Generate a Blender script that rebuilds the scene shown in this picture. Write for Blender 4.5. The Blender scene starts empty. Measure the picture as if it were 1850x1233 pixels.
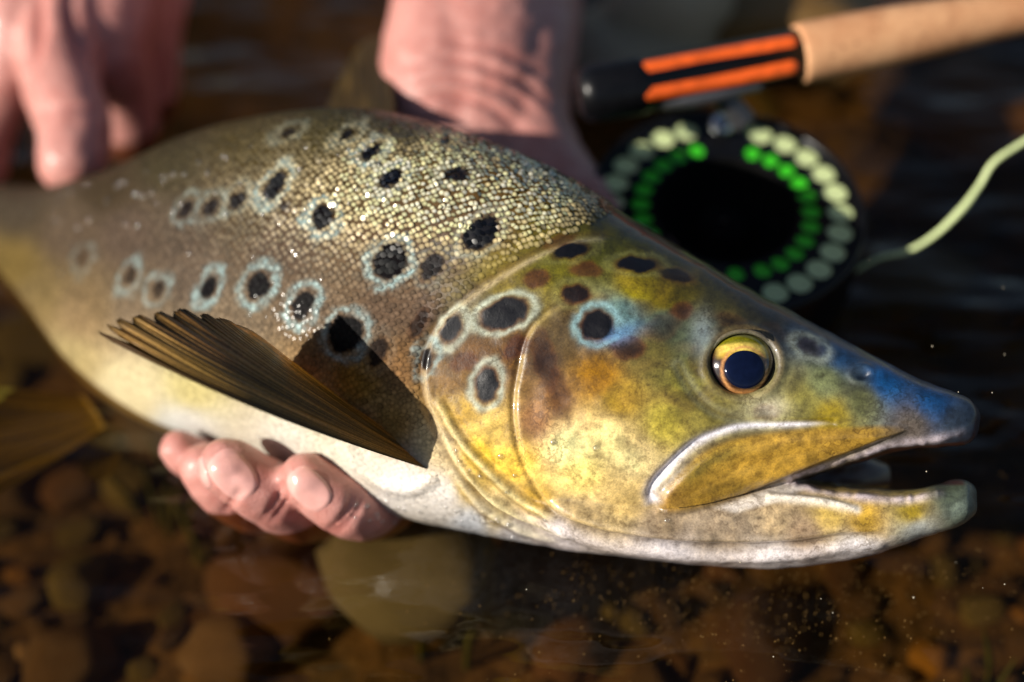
import bpy, math, random
import numpy as np
from mathutils import Vector, Matrix, noise
from mathutils.bvhtree import BVHTree

# ------------------------------------------------------------------ camera, sky, sun
R = math.radians
PITCH = R(42.0)
SP, CP = math.sin(PITCH), math.cos(PITCH)
AX = np.array([[1, 0, 0], [0, SP, CP], [0, -CP, SP]])      # rows: right, up in the picture, towards the viewer
D0 = 0.45                                                 # metres from the lens to the trout's cheek
K = 0.27 / 1850                                           # metres per photo pixel at that distance

def W(px, py, c=0.0):
    """photo pixel + metres towards the viewer -> world point"""
    s = K * (D0 - c) / D0
    return np.array([(px - 925) * s, (616.5 - py) * s, c]) @ AX

def PX(P):
    """world points -> pixel coordinates and depth"""
    q = np.asarray(P) @ AX.T
    s = K * (D0 - q[..., 2]) / D0
    return 925 + q[..., 0] / s, 616.5 - q[..., 1] / s, q[..., 2]

sc = bpy.context.scene
cam_d = bpy.data.cameras.new('camera')
cam = bpy.data.objects.new('camera', cam_d)
sc.collection.objects.link(cam)
cam.matrix_world = Matrix(((1, 0, 0, 0), (0, SP, -CP, 0), (0, CP, SP, 0), (0, 0, 0, 1)))
cam.location = Vector(np.array([0, 0, D0]) @ AX)
cam_d.sensor_width = 36
cam_d.lens = 60
cam_d.clip_start = 0.01
cam_d.clip_end = 200
cam_d.dof.use_dof = True
cam_d.dof.focus_distance = D0 - 0.012
cam_d.dof.aperture_fstop = 3.5
sc.camera = cam

to_sun = np.array([-0.80, 0.03, 0.60]) @ AX
to_sun /= np.linalg.norm(to_sun)
SUN_EL = math.asin(to_sun[2])
SUN_AZ = math.atan2(to_sun[0], to_sun[1])
world = bpy.data.worlds.new('World')
sc.world = world
world.use_nodes = True
wn = world.node_tree
bg = wn.nodes['Background']
sky = wn.nodes.new('ShaderNodeTexSky')
sky.sky_type = 'NISHITA'
sky.sun_disc = False
sky.sun_elevation = SUN_EL
sky.sun_rotation = SUN_AZ
wn.links.new(sky.outputs[0], bg.inputs[0])
bg.inputs[1].default_value = 0.052
sun_d = bpy.data.lights.new('sun', 'SUN')
sun_d.energy = 5.0
sun_d.angle = R(0.5)
sun_d.color = (1.0, 0.93, 0.82)
sun = bpy.data.objects.new('sun', sun_d)
sc.collection.objects.link(sun)
sun.rotation_euler = Vector(-to_sun).to_track_quat('-Z', 'Y').to_euler()
sc.view_settings.view_transform = 'Standard'
sc.view_settings.look = 'None'
sc.view_settings.exposure = 0.45
sc.view_settings.gamma = 1.0
sc.view_settings.use_curve_mapping = False
sc.cycles.max_bounces = 8
sc.cycles.transparent_max_bounces = 16
sc.cycles.caustics_reflective = False
sc.cycles.caustics_refractive = False

WATER = -0.057
BED = -0.130
rng = np.random.default_rng(7)
random.seed(7)

# ------------------------------------------------------------------ helpers
def lin(rgb):
    a = np.asarray(rgb, float) / 255.0
    return np.where(a <= 0.04045, a / 12.92, ((a + 0.055) / 1.055) ** 2.4)

def empty(name, loc, label=None, cat=None, group=None):
    o = bpy.data.objects.new(name, None)
    o.empty_display_size = 0.02
    o.location = Vector(loc)
    sc.collection.objects.link(o)
    tag(o, label, cat, group)
    return o

def tag(o, label=None, cat=None, group=None, kind=None):
    if label: o['label'] = label
    if cat: o['category'] = cat
    if group: o['group'] = group
    if kind: o['kind'] = kind
    return o

def origin_of(o):
    p = np.zeros(3)
    while o is not None:
        p = p + np.array(o.location)
        o = o.parent
    return p

def mesh_obj(name, V, F, mat, parent=None, cols=None, smooth=True, loc=None):
    """V in world coordinates; loc = the object's own origin in the world"""
    V = np.asarray(V, float)
    po = origin_of(parent)
    lo = np.asarray(loc, float) if loc is not None else po
    me = bpy.data.meshes.new(name)
    me.from_pydata((V - lo).tolist(), [], F if isinstance(F, list) else F.tolist())
    if smooth:
        me.polygons.foreach_set('use_smooth', np.ones(len(me.polygons), bool))
    if cols is not None:
        set_col(me, cols)
    me.materials.append(mat)
    o = bpy.data.objects.new(name, me)
    o.parent = parent
    o.location = Vector(lo - po)
    sc.collection.objects.link(o)
    return o

def set_col(me, cols):
    c = np.ones((len(me.vertices), 4), np.float32)
    c[:, :cols.shape[1]] = cols
    ca = me.color_attributes.new('Col', 'FLOAT_COLOR', 'POINT')
    ca.data.foreach_set('color', c.ravel())

def catmull(pts, n):
    """n samples of a Catmull-Rom curve through rows of pts"""
    p = np.asarray(pts, float)
    p = np.vstack([2 * p[0] - p[1], p, 2 * p[-1] - p[-2]])
    t = np.linspace(0, len(p) - 3 - 1e-9, n)
    i = t.astype(int); f = (t - i)[:, None]
    a, b, c, d = p[i], p[i + 1], p[i + 2], p[i + 3]
    return 0.5 * (2 * b + (c - a) * f + (2 * a - 5 * b + 4 * c - d) * f ** 2 + (3 * b - a - 3 * c + d) * f ** 3)

def nrm(v):
    return v / np.maximum(np.linalg.norm(v, axis=-1, keepdims=True), 1e-12)

def grid_faces(nr, ns, closed=True, off=0):
    F = []
    m = ns if closed else ns - 1
    for i in range(nr - 1):
        for j in range(m):
            k = (j + 1) % ns
            F.append((off + i * ns + j, off + i * ns + k, off + (i + 1) * ns + k, off + (i + 1) * ns + j))
    return F

def tube(pts, rad, ns=20, flat=None):
    """closed round tube with rounded ends through world points; flat = (axis, factor) squashes the section"""
    p = catmull(pts, 14 * len(pts)); r = catmull(np.asarray(rad, float)[:, None], 14 * len(pts))[:, 0]
    T = nrm(np.gradient(p, axis=0))
    ref = np.array([0.13, 0.31, 0.94])
    A = nrm(np.cross(T, ref)); B = np.cross(T, A)
    rings = []
    for k in range(6):                                   # rounded start
        a = (k + 0.35) / 6 * math.pi / 2
        rings.append((p[0] - T[0] * r[0] * math.cos(a), r[0] * math.sin(a), A[0], B[0]))
    for i in range(len(p)):
        rings.append((p[i], r[i], A[i], B[i]))
    for k in range(6)[::-1]:
        a = (k + 0.35) / 6 * math.pi / 2
        rings.append((p[-1] + T[-1] * r[-1] * math.cos(a), r[-1] * math.sin(a), A[-1], B[-1]))
    th = np.linspace(0, 2 * math.pi, ns, endpoint=False)
    V = np.vstack([c + q * (np.cos(th)[:, None] * a + np.sin(th)[:, None] * b) for c, q, a, b in rings])
    F = grid_faces(len(rings), ns)
    F.append(tuple(range(ns))[::-1]); n0 = (len(rings) - 1) * ns
    F.append(tuple(range(n0, n0 + ns)))
    return V, F

def ball(c, r, seg=24, ring=14, M=None):
    V = []; F = []
    for i in range(ring + 1):
        a = math.pi * (i + 0.02) / (ring + 0.04)
        for j in range(seg):
            b = 2 * math.pi * j / seg
            V.append((math.sin(a) * math.cos(b), math.sin(a) * math.sin(b), math.cos(a)))
    F = grid_faces(ring + 1, seg)
    F.append(tuple(range(seg))[::-1]); F.append(tuple(range(ring * seg, ring * seg + seg)))
    V = np.array(V) * np.asarray(r)
    if M is not None: V = V @ M
    return V + np.asarray(c), F

def join(parts):
    V = []; F = []; o = 0
    for v, f in parts:
        V.append(v); F += [tuple(i + o for i in q) for q in f]; o += len(v)
    return np.vstack(V), F

def remesh(V, F, voxel, smooth=6, fac=0.5):
    """union of overlapping closed shapes as one continuous skin"""
    me = bpy.data.meshes.new('tmp'); me.from_pydata(V.tolist(), [], F)
    o = bpy.data.objects.new('tmp', me); sc.collection.objects.link(o)
    m = o.modifiers.new('r', 'REMESH'); m.mode = 'VOXEL'; m.voxel_size = voxel; m.adaptivity = 0
    s = o.modifiers.new('s', 'SMOOTH'); s.iterations = smooth; s.factor = fac
    dg = bpy.context.evaluated_depsgraph_get()
    out = bpy.data.meshes.new_from_object(o.evaluated_get(dg))
    bpy.data.objects.remove(o); bpy.data.meshes.remove(me)
    return out

def tree_of(me, P):
    n = len(me.polygons); k = np.empty(len(me.loops), np.int32); me.loops.foreach_get('vertex_index', k)
    if len(k) == 4 * n: return BVHTree.FromPolygons(P.tolist(), k.reshape(-1, 4).tolist())
    return BVHTree.FromPolygons(P.tolist(), [tuple(p.vertices) for p in me.polygons])

def co_of(me):
    a = np.empty(len(me.vertices) * 3, np.float32); me.vertices.foreach_get('co', a)
    return a.reshape(-1, 3).astype(float)

def no_of(me):
    a = np.empty(len(me.vertices) * 3, np.float32); me.vertex_normals.foreach_get('vector', a)
    return a.reshape(-1, 3).astype(float)

def set_co(me, V):
    me.vertices.foreach_set('co', np.asarray(V, np.float32).ravel()); me.update()

def pdist(x, y, line):
    """pixel distance to a polyline and signed side (positive = right of its direction, y down)"""
    L = np.asarray(line, float)
    best = np.full(x.shape, 1e9); side = np.zeros(x.shape); tt = np.zeros(x.shape)
    for i in range(len(L) - 1):
        a, b = L[i], L[i + 1]; d = b - a; l2 = d @ d
        t = np.clip(((x - a[0]) * d[0] + (y - a[1]) * d[1]) / l2, 0, 1)
        dx = x - a[0] - t * d[0]; dy = y - a[1] - t * d[1]
        q = np.hypot(dx, dy); m = q < best
        best = np.where(m, q, best)
        side = np.where(m, d[0] * (y - a[1]) - d[1] * (x - a[0]), side)
        tt = np.where(m, (i + t) / (len(L) - 1), tt)
    return best, np.sign(side), tt

def poly_sd(x, y, poly):
    """signed pixel distance to a polygon, positive inside"""
    P = list(poly) + [poly[0]]
    d, _, _ = pdist(x, y, P)
    ins = np.zeros(x.shape, bool)
    for (x0, y0), (x1, y1) in zip(P[:-1], P[1:]):
        c = ((y0 > y) != (y1 > y))
        with np.errstate(divide='ignore', invalid='ignore'):
            xi = (x1 - x0) * (y - y0) / (y1 - y0 + 1e-12) + x0
        ins ^= c & (x < xi)
    return np.where(ins, d, -d)

def sstep(a, b, x):
    t = np.clip((x - a) / (b - a), 0, 1)
    return t * t * (3 - 2 * t)

def smoothline(l, n=60):
    return catmull(l, n)

def vnoise(x, y, seed=0):
    """cheap smooth value noise on arrays"""
    xi = np.floor(x).astype(int); yi = np.floor(y).astype(int)
    fx = x - xi; fy = y - yi
    fx = fx * fx * (3 - 2 * fx); fy = fy * fy * (3 - 2 * fy)
    def h(a, b):
        v = (a * 374761393 + b * 668265263 + seed * 974711) & 0x7fffffff
        v = ((v ^ (v >> 13)) * 1274126177) & 0x7fffffff
        return ((v ^ (v >> 16)) & 0xffff) / 65535.0
    return (h(xi, yi) * (1 - fx) + h(xi + 1, yi) * fx) * (1 - fy) + (h(xi, yi + 1) * (1 - fx) + h(xi + 1, yi + 1) * fx) * fy

# ------------------------------------------------------------------ materials
def new_mat(name):
    m = bpy.data.materials.new(name); m.use_nodes = True
    nt = m.node_tree; p = nt.nodes['Principled BSDF']
    return m, nt, p

def N(nt, typ, **kw):
    n = nt.nodes.new(typ)
    for k, v in kw.items():
        if k in n.inputs: n.inputs[k].default_value = v
        else: setattr(n, k, v)
    return n

def noise_node(nt, scale, detail=4, rough=0.55, coord='Object'):
    tc = N(nt, 'ShaderNodeTexCoord'); n = N(nt, 'ShaderNodeTexNoise')
    n.inputs['Scale'].default_value = scale; n.inputs['Detail'].default_value = detail; n.inputs['Roughness'].default_value = rough
    nt.links.new(tc.outputs[coord], n.inputs['Vector'])
    return n

def ramp(nt, fac, stops):
    r = N(nt, 'ShaderNodeValToRGB'); e = r.color_ramp.elements
    while len(e) < len(stops): e.new(0.5)
    for q, (pos, col) in zip(e, stops):
        q.position = pos; q.color = (*col, 1)
    nt.links.new(fac, r.inputs[0])
    return r

def bump(nt, p, height, strength, dist):
    b = N(nt, 'ShaderNodeBump'); b.inputs['Strength'].default_value = strength; b.inputs['Distance'].default_value = dist
    nt.links.new(height, b.inputs['Height']); nt.links.new(b.outputs[0], p.inputs['Normal'])
    return b

def mixc(nt, a, b, fac=None, mode='MULTIPLY', f=1.0):
    m = N(nt, 'ShaderNodeMix', data_type='RGBA', blend_type=mode)
    m.inputs[0].default_value = f
    if fac is not None: nt.links.new(fac, m.inputs[0])
    for s, v in ((6, a), (7, b)):
        if hasattr(v, 'is_linked'): nt.links.new(v, m.inputs[s])
        else: m.inputs[s].default_value = (*v, 1)
    return m.outputs[2]

def attr_mat(name, rough=0.3, spec=0.5, coat=0.3, metal=0.0, fine=1800, amp=(0.72, 1.25), bmp=0.25, sss=0.0, bdist=0.0004):
    m, nt, p = new_mat(name)
    a = N(nt, 'ShaderNodeAttribute', attribute_name='Col')
    n1 = noise_node(nt, fine, 3, 0.6)
    r1 = ramp(nt, n1.outputs[0], [(0.3, (amp[0],) * 3), (0.72, (amp[1],) * 3)])
    c = mixc(nt, a.outputs['Color'], r1.outputs[0])
    nt.links.new(c, p.inputs['Base Color'])
    p.inputs['Roughness'].default_value = rough
    p.inputs['Specular IOR Level'].default_value = spec
    p.inputs['Coat Weight'].default_value = coat
    p.inputs['Coat Roughness'].default_value = 0.08
    p.inputs['Metallic'].default_value = metal
    if sss:
        p.inputs['Subsurface Weight'].default_value = sss
        p.inputs['Subsurface Radius'].default_value = (1.0, 0.4, 0.25)
        p.inputs['Subsurface Scale'].default_value = 0.003
    n2 = noise_node(nt, fine * 0.55, 5, 0.6)
    bump(nt, p, n2.outputs[0], bmp, bdist)
    return m

def trout_skin():
    m, nt, p = new_mat('trout_skin')
    a = N(nt, 'ShaderNodeAttribute', attribute_name='Col')
    g1 = noise_node(nt, 420, 6, 0.7); g2 = noise_node(nt, 1900, 3, 0.6); g3 = noise_node(nt, 900, 4, 0.7)
    r1 = ramp(nt, g1.outputs[0], [(0.34, (0.58, 0.55, 0.52)), (0.5, (1.0, 1.0, 1.0)), (0.66, (1.28, 1.26, 1.20))])
    r2 = ramp(nt, g2.outputs[0], [(0.32, (0.78, 0.76, 0.74)), (0.52, (1.0, 1.0, 1.0)), (0.70, (1.16, 1.15, 1.12))])
    r3 = ramp(nt, g3.outputs[0], [(0.60, (0, 0, 0)), (0.72, (1, 1, 1))])
    v1 = noise_node(nt, 210, 3, 0.6); v2 = noise_node(nt, 60, 2, 0.5)
    ab = N(nt, 'ShaderNodeMath', operation='SUBTRACT'); ab.inputs[1].default_value = 0.5; nt.links.new(v1.outputs[0], ab.inputs[0])
    ab2 = N(nt, 'ShaderNodeMath', operation='ABSOLUTE'); nt.links.new(ab.outputs[0], ab2.inputs[0])
    rv = ramp(nt, ab2.outputs[0], [(0.0, (0.38, 0.33, 0.26)), (0.035, (1, 1, 1))])
    rm = ramp(nt, v2.outputs[0], [(0.46, (0, 0, 0)), (0.66, (0.75, 0.75, 0.75))])
    mk = N(nt, 'ShaderNodeMath', operation='MULTIPLY'); nt.links.new(rm.outputs[0], mk.inputs[0]); nt.links.new(a.outputs['Alpha'], mk.inputs[1])
    c = mixc(nt, mixc(nt, a.outputs['Color'], r1.outputs[0]), r2.outputs[0])
    c = mixc(nt, c, rv.outputs[0], fac=mk.outputs[0])
    nt.links.new(c, p.inputs['Base Color'])
    mr = N(nt, 'ShaderNodeMapRange'); mr.inputs['To Min'].default_value = 0.42; mr.inputs['To Max'].default_value = 0.22
    nt.links.new(r3.outputs[0], mr.inputs[0]); nt.links.new(mr.outputs[0], p.inputs['Roughness'])
    p.inputs['Coat Roughness'].default_value = 0.07
    ms = N(nt, 'ShaderNodeMath', operation='MULTIPLY'); ms.inputs[1].default_value = 0.5
    nt.links.new(a.outputs['Alpha'], ms.inputs[0]); nt.links.new(ms.outputs[0], p.inputs['Specular IOR Level'])
    mc = N(nt, 'ShaderNodeMath', operation='MULTIPLY'); mc.inputs[1].default_value = 0.50
    nt.links.new(a.outputs['Alpha'], mc.inputs[0]); nt.links.new(mc.outputs[0], p.inputs['Coat Weight'])
    bump(nt, p, g1.outputs[0], 0.30, 0.0006)
    return m
M_SKIN_FISH = trout_skin()
M_SCALE = attr_mat('trout_scales', 0.40, 0.40, 0.10, 0.10, 900, (0.8, 1.15), 0.1)
_nt = M_SCALE.node_tree; _p = _nt.nodes['Principled BSDF']
_a = N(_nt, 'ShaderNodeAttribute', attribute_name='Col'); _mr = N(_nt, 'ShaderNodeMapRange')
_mr.inputs['To Min'].default_value = 0.60; _mr.inputs['To Max'].default_value = 0.17
_nt.links.new(_a.outputs['Alpha'], _mr.inputs[0]); _nt.links.new(_mr.outputs[0], _p.inputs['Roughness'])
_mr = N(_nt, 'ShaderNodeMapRange'); _mr.inputs['To Min'].default_value = 0.03; _mr.inputs['To Max'].default_value = 0.55
_nt.links.new(_a.outputs['Alpha'], _mr.inputs[0]); _nt.links.new(_mr.outputs[0], _p.inputs['Coat Weight'])
_mr = N(_nt, 'ShaderNodeMapRange'); _mr.inputs['To Min'].default_value = 0.05; _mr.inputs['To Max'].default_value = 0.8
_nt.links.new(_a.outputs['Alpha'], _mr.inputs[0]); _nt.links.new(_mr.outputs[0], _p.inputs['Specular IOR Level'])
M_EYE = attr_mat('trout_eye', 0.12, 0.5, 1.0, 0.1, 1600, (0.7, 1.2), 0.05)
def plain(name, rgb, rough=0.4, spec=0.5, coat=0.0, metal=0.0, nscale=None, var=0.3, bmp=0.0, bdist=0.001):
    m, nt, p = new_mat(name)
    p.inputs['Base Color'].default_value = (*rgb, 1)
    p.inputs['Roughness'].default_value = rough; p.inputs['Specular IOR Level'].default_value = spec
    p.inputs['Coat Weight'].default_value = coat; p.inputs['Metallic'].default_value = metal
    if nscale:
        n = noise_node(nt, nscale, 5)
        r = ramp(nt, n.outputs[0], [(0.3, tuple(x * (1 - var) for x in rgb)), (0.7, tuple(min(1, x * (1 + var)) for x in rgb))])
        nt.links.new(r.outputs[0], p.inputs['Base Color'])
        if bmp: bump(nt, p, n.outputs[0], bmp, bdist)
    return m
M_PUPIL = plain('pupil_black', (0.003, 0.006, 0.024), 0.05, 0.3, 0.0, nscale=500, var=0.2)  # bluish tint puts a sky reflection into the pupil's colour

def fin_mat(name, trans=0.3):
    m, nt, p = new_mat(name)
    a = N(nt, 'ShaderNodeAttribute', attribute_name='Col')
    n1 = noise_node(nt, 1300, 3)
    r1 = ramp(nt, n1.outputs[0], [(0.3, (0.7,) * 3), (0.72, (1.2,) * 3)])
    c = mixc(nt, a.outputs['Color'], r1.outputs[0])
    nt.links.new(c, p.inputs['Base Color'])
    p.inputs['Roughness'].default_value = 0.36; p.inputs['Coat Weight'].default_value = 0.2
    t = N(nt, 'ShaderNodeBsdfTranslucent'); nt.links.new(c, t.inputs[0])
    mx = N(nt, 'ShaderNodeMixShader'); mx.inputs[0].default_value = trans
    nt.links.new(p.outputs[0], mx.inputs[1]); nt.links.new(t.outputs[0], mx.inputs[2])
    nt.links.new(mx.outputs[0], nt.nodes['Material Output'].inputs[0])
    return m
M_FIN = fin_mat('fin_membrane', 0.42)

# ------------------------------------------------------------------ the setting: stream bed and water
def bed_h(x, y):
    return BED + 0.016 * (vnoise(x * 9 + 50, y * 9 + 50, 3) - 0.5) + 0.010 * (vnoise(x * 31 + 90, y * 31 + 90, 4) - 0.5)

def axis_samples(a, b, n, wide):
    t = np.linspace(-1, 1, n)
    return (a + b) / 2 + (b - a) / 2 * t + np.sign(t) * np.abs(t) ** 9 * wide

gx = axis_samples(-0.9, 0.9, 190, 9.0); gy = axis_samples(-0.5, 1.5, 200, 9.0)
GX, GY = np.meshgrid(gx, gy)
V = np.stack([GX, GY, bed_h(GX, GY)], -1).reshape(-1, 3)
m, nt, p = new_mat('stream_bed')
n1 = noise_node(nt, 26, 8, 0.65); n2 = noise_node(nt, 140, 6, 0.6)
r1 = ramp(nt, n1.outputs[0], [(0.25, (0.05, 0.032, 0.012)), (0.45, (0.13, 0.082, 0.030)), (0.62, (0.26, 0.155, 0.052)), (0.8, (0.17, 0.14, 0.045))])
r2 = ramp(nt, n2.outputs[0], [(0.3, (0.5,) * 3), (0.7, (1.4,) * 3)])
tcb = N(nt, 'ShaderNodeTexCoord'); sx3 = N(nt, 'ShaderNodeSeparateXYZ'); nt.links.new(tcb.outputs['Object'], sx3.inputs[0])
sub = N(nt, 'ShaderNodeMath', operation='MULTIPLY_ADD'); sub.inputs[1].default_value = -2.0; nt.links.new(sx3.outputs[0], sub.inputs[0]); nt.links.new(sx3.outputs[1], sub.inputs[2])
murk = ramp(nt, sub.outputs[0], [(0.25, (1, 1, 1)), (0.75, (0.14, 0.13, 0.12))])       # bed darkened towards far left, painted in place of light lost in deep water
nt.links.new(mixc(nt, mixc(nt, r1.outputs[0], r2.outputs[0]), murk.outputs[0]), p.inputs['Base Color'])
p.inputs['Roughness'].default_value = 0.7
bump(nt, p, n2.outputs[0], 0.8, 0.004)
tag(mesh_obj('stream_bed', V, grid_faces(len(gy), len(gx), False), m, loc=(0, 0, BED)), kind='structure')

m, nt, p = new_mat('water')
nt.nodes.remove(p)
tr = N(nt, 'ShaderNodeBsdfTransparent'); tr.inputs[0].default_value = (0.52, 0.415, 0.265, 1)
gl = N(nt, 'ShaderNodeBsdfGlossy'); gl.inputs['Roughness'].default_value = 0.03
fr = N(nt, 'ShaderNodeLayerWeight'); fr.inputs['Blend'].default_value = 0.5
pw = N(nt, 'ShaderNodeMath', operation='POWER'); pw.inputs[1].default_value = 5.0
ma = N(nt, 'ShaderNodeMath', operation='MULTIPLY_ADD'); ma.inputs[1].default_value = 0.98; ma.inputs[2].default_value = 0.02
nt.links.new(fr.outputs['Facing'], pw.inputs[0]); nt.links.new(pw.outputs[0], ma.inputs[0])
mx = N(nt, 'ShaderNodeMixShader')
tc = N(nt, 'ShaderNodeTexCoord'); mp = N(nt, 'ShaderNodeMapping')
mp.inputs['Scale'].default_value = (7, 17, 10); mp.inputs['Rotation'].default_value = (0, 0, R(-22))
nt.links.new(tc.outputs['Object'], mp.inputs[0])
nz = N(nt, 'ShaderNodeTexNoise'); nz.inputs['Scale'].default_value = 1.6; nz.inputs['Detail'].default_value = 2.5
nt.links.new(mp.outputs[0], nz.inputs['Vector'])
bp = N(nt, 'ShaderNodeBump'); bp.inputs['Strength'].default_value = 0.55; bp.inputs['Distance'].default_value = 0.02
nt.links.new(nz.outputs[0], bp.inputs['Height'])
nt.links.new(bp.outputs[0], gl.inputs['Normal']); nt.links.new(bp.outputs[0], fr.inputs['Normal'])
nt.links.new(ma.outputs[0], mx.inputs[0]); nt.links.new(tr.outputs[0], mx.inputs[1]); nt.links.new(gl.outputs[0], mx.inputs[2])
nt.links.new(mx.outputs[0], nt.nodes['Material Output'].inputs[0])
V = np.stack([GX, GY, 0.0012 * (vnoise(GX * 22 + 40, GY * 40 + 40, 8) - 0.5) + WATER], -1).reshape(-1, 3)
tag(mesh_obj('water', V, grid_faces(len(gy), len(gx), False), m, loc=(0, 0, WATER)), kind='structure')

# ------------------------------------------------------------------ the trout: skeleton of sections
# dorsal pixel, ventral pixel, metres towards the viewer of the midline, half thickness (m)
ST = [(-520, 335, -520, 425, -0.275, 0.006), (-330, 335, -330, 432, -0.225, 0.010), (-150, 335, -150, 450, -0.185, 0.0135),
      (0, 334, -15, 498, -0.150, 0.017), (130, 338, 115, 595, -0.120, 0.022), (260, 308, 215, 718, -0.096, 0.028),
      (400, 252, 325, 786, -0.077, 0.033), (540, 220, 440, 812, -0.060, 0.036), (680, 209, 570, 862, -0.046, 0.0375),
      (820, 237, 700, 925, -0.036, 0.0375), (950, 287, 830, 957, -0.028, 0.036), (1060, 343, 960, 982, -0.023, 0.034),
      (1160, 407, 1080, 1000, -0.019, 0.031), (1260, 468, 1200, 990, -0.016, 0.0275), (1360, 525, 1330, 925, -0.013, 0.0235),
      (1460, 579, 1445, 870, -0.009, 0.0195), (1560, 633, 1560, 834, -0.005, 0.0160), (1640, 675, 1650, 812, -0.002, 0.0140),
      (1705, 703, 1712, 808, 0.000, 0.0130), (1742, 722, 1744, 803, 0.000, 0.0105), (1760, 740, 1760, 790, 0.000, 0.0060)]
JW = [(880, 800, 870, 880, -0.030, 0.016), (1010, 850, 985, 962, -0.023, 0.0270), (1150, 900, 1110, 1000, -0.019, 0.0280), (1300, 892, 1265, 1019, -0.016, 0.0245),
      (1400, 872, 1380, 1027, -0.012, 0.0205), (1480, 874, 1470, 1022, -0.009, 0.0180), (1560, 882, 1560, 1006, -0.005, 0.0155),
      (1640, 885, 1640, 982, -0.002, 0.0135), (1700, 876, 1700, 960, 0.000, 0.0115), (1734, 866, 1736, 948, 0.000, 0.0095), (1756, 878, 1756, 932, 0.000, 0.0055)]
OR = [(1100, 760, 1100, 920, -0.024, 0.014), (1300, 800, 1300, 930, -0.024, 0.012), (1450, 825, 1450, 925, -0.024, 0.010), (1540, 822, 1545, 902, -0.026, 0.007), (1600, 838, 1605, 882, -0.028, 0.003)]
TILT = 0.003

def loft(st, n, ns, e=2.25, tilt=TILT):
    s = catmull(st, n)
    tl = [tilt * min(1, math.hypot(a[0] - a[2], a[1] - a[3]) / 620) for a in s]
    D = np.array([W(a[0], a[1], a[4] - q) for a, q in zip(s, tl)])
    B = np.array([W(a[2], a[3], a[4] + q) for a, q in zip(s, tl)])
    Mid = (D + B) / 2; H = (D - B) / 2
    T = nrm(np.gradient(Mid, axis=0)); L = nrm(np.cross(T, H))
    th = np.linspace(0, 2 * math.pi, ns, endpoint=False)
    e = np.where(np.cos(th) > 0, e + 0.45, e)
    c = np.sign(np.cos(th)) * np.abs(np.cos(th)) ** (2 / e) ; q = np.sign(np.sin(th)) * np.abs(np.sin(th)) ** (2 / e)
    V = Mid[:, None] + H[:, None] * c[None, :, None] + L[:, None] * (s[:, 5][:, None] * q[None])[..., None]
    F = grid_faces(n, ns); F.append(tuple(range(ns))[::-1]); F.append(tuple(range((n - 1) * ns, n * ns)))
    return V.reshape(-1, 3), F, Mid, H, L, T, s

vU, fU, MID, HH, LL, TT, SS = loft(ST, 150, 72)
vJ, fJ = loft(JW, 70, 48, 2.4)[:2]
vO, fO = loft(OR, 24, 24, 2.0)[:2]
body_me = remesh(*join([(vU, fU), (vJ, fJ), (vO, fO)]), 0.00056, 8, 0.5)

def chart(P):
    """pixel chart of the flank: points of the far flank are mirrored onto the near one"""
    P = np.asarray(P); out = np.empty(len(P)); oy = np.empty(len(P)); far = np.empty(len(P), bool)
    h2 = (HH ** 2).sum(1)
    for a in range(0, len(P), 20000):
        q = P[a:a + 20000]
        t = np.clip(((q[:, None] - MID[None]) * HH[None]).sum(-1) / h2, -1, 1)
        d = ((q[:, None] - MID[None] - t[..., None] * HH[None]) ** 2).sum(-1)
        i = d.argmin(1)
        w = ((q - MID[i]) * LL[i]).sum(1)
        q2 = np.where((w < 0)[:, None], q - 2 * w[:, None] * LL[i], q)
        x, y, _ = PX(q2)
        out[a:a + 20000] = x; oy[a:a + 20000] = y; far[a:a + 20000] = w < 0
    return out, oy, far

OPERC = smoothline([(1085, 432), (1040, 438), (1000, 452), (950, 476), (890, 512), (835, 552), (795, 592), (772, 640), (768, 690), (783, 745), (812, 806), (850, 868), (900, 915), (960, 946), (1040, 975)])
PREOP = smoothline([(1030, 548), (985, 572), (955, 610), (940, 670), (932, 740), (944, 815), (972, 878), (1010, 928), (1090, 962)])
BR1 = smoothline([(792, 722), (830, 790), (885, 850), (945, 905), (1000, 938)])
BR2 = smoothline([(796, 780), (840, 856), (900, 908), (960, 946), (1030, 968)])
BR3 = smoothline([(815, 850), (870, 915), (940, 956), (1010, 980)])
MANDG = smoothline([(985, 918), (1040, 950), (1110, 970), (1220, 984), (1340, 988), (1440, 984), (1520, 972), (1600, 968)])
MAX = smoothline([(1192, 925), (1188, 895), (1215, 860), (1262, 818), (1330, 788), (1420, 775), (1520, 770), (1600, 768), (1640, 776), (1600, 794), (1530, 820), (1470, 842), (1415, 864), (1350, 893), (1290, 915), (1240, 928), (1205, 932)], 120)
GROOVE = smoothline([(1182, 915), (1176, 885), (1200, 852), (1250, 806), (1300, 782), (1345, 771), (1430, 768), (1510, 766)])
LIPU = smoothline([(1425, 860), (1480, 844), (1545, 824), (1610, 804), (1680, 795), (1738, 780)])
LIPL = smoothline([(1424, 872), (1480, 890), (1560, 901), (1640, 904), (1700, 893)])
FOLD = smoothline([(1385, 898), (1440, 903), (1500, 911), (1548, 921)])
MEMB = [(1290, 918), (1350, 896), (1420, 866), (1470, 880), (1430, 898), (1390, 912), (1330, 928)]
INFRA = smoothline([(1225, 660), (1250, 705), (1290, 742), (1345, 757), (1400, 752)])
EYE = (1343, 657)

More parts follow.
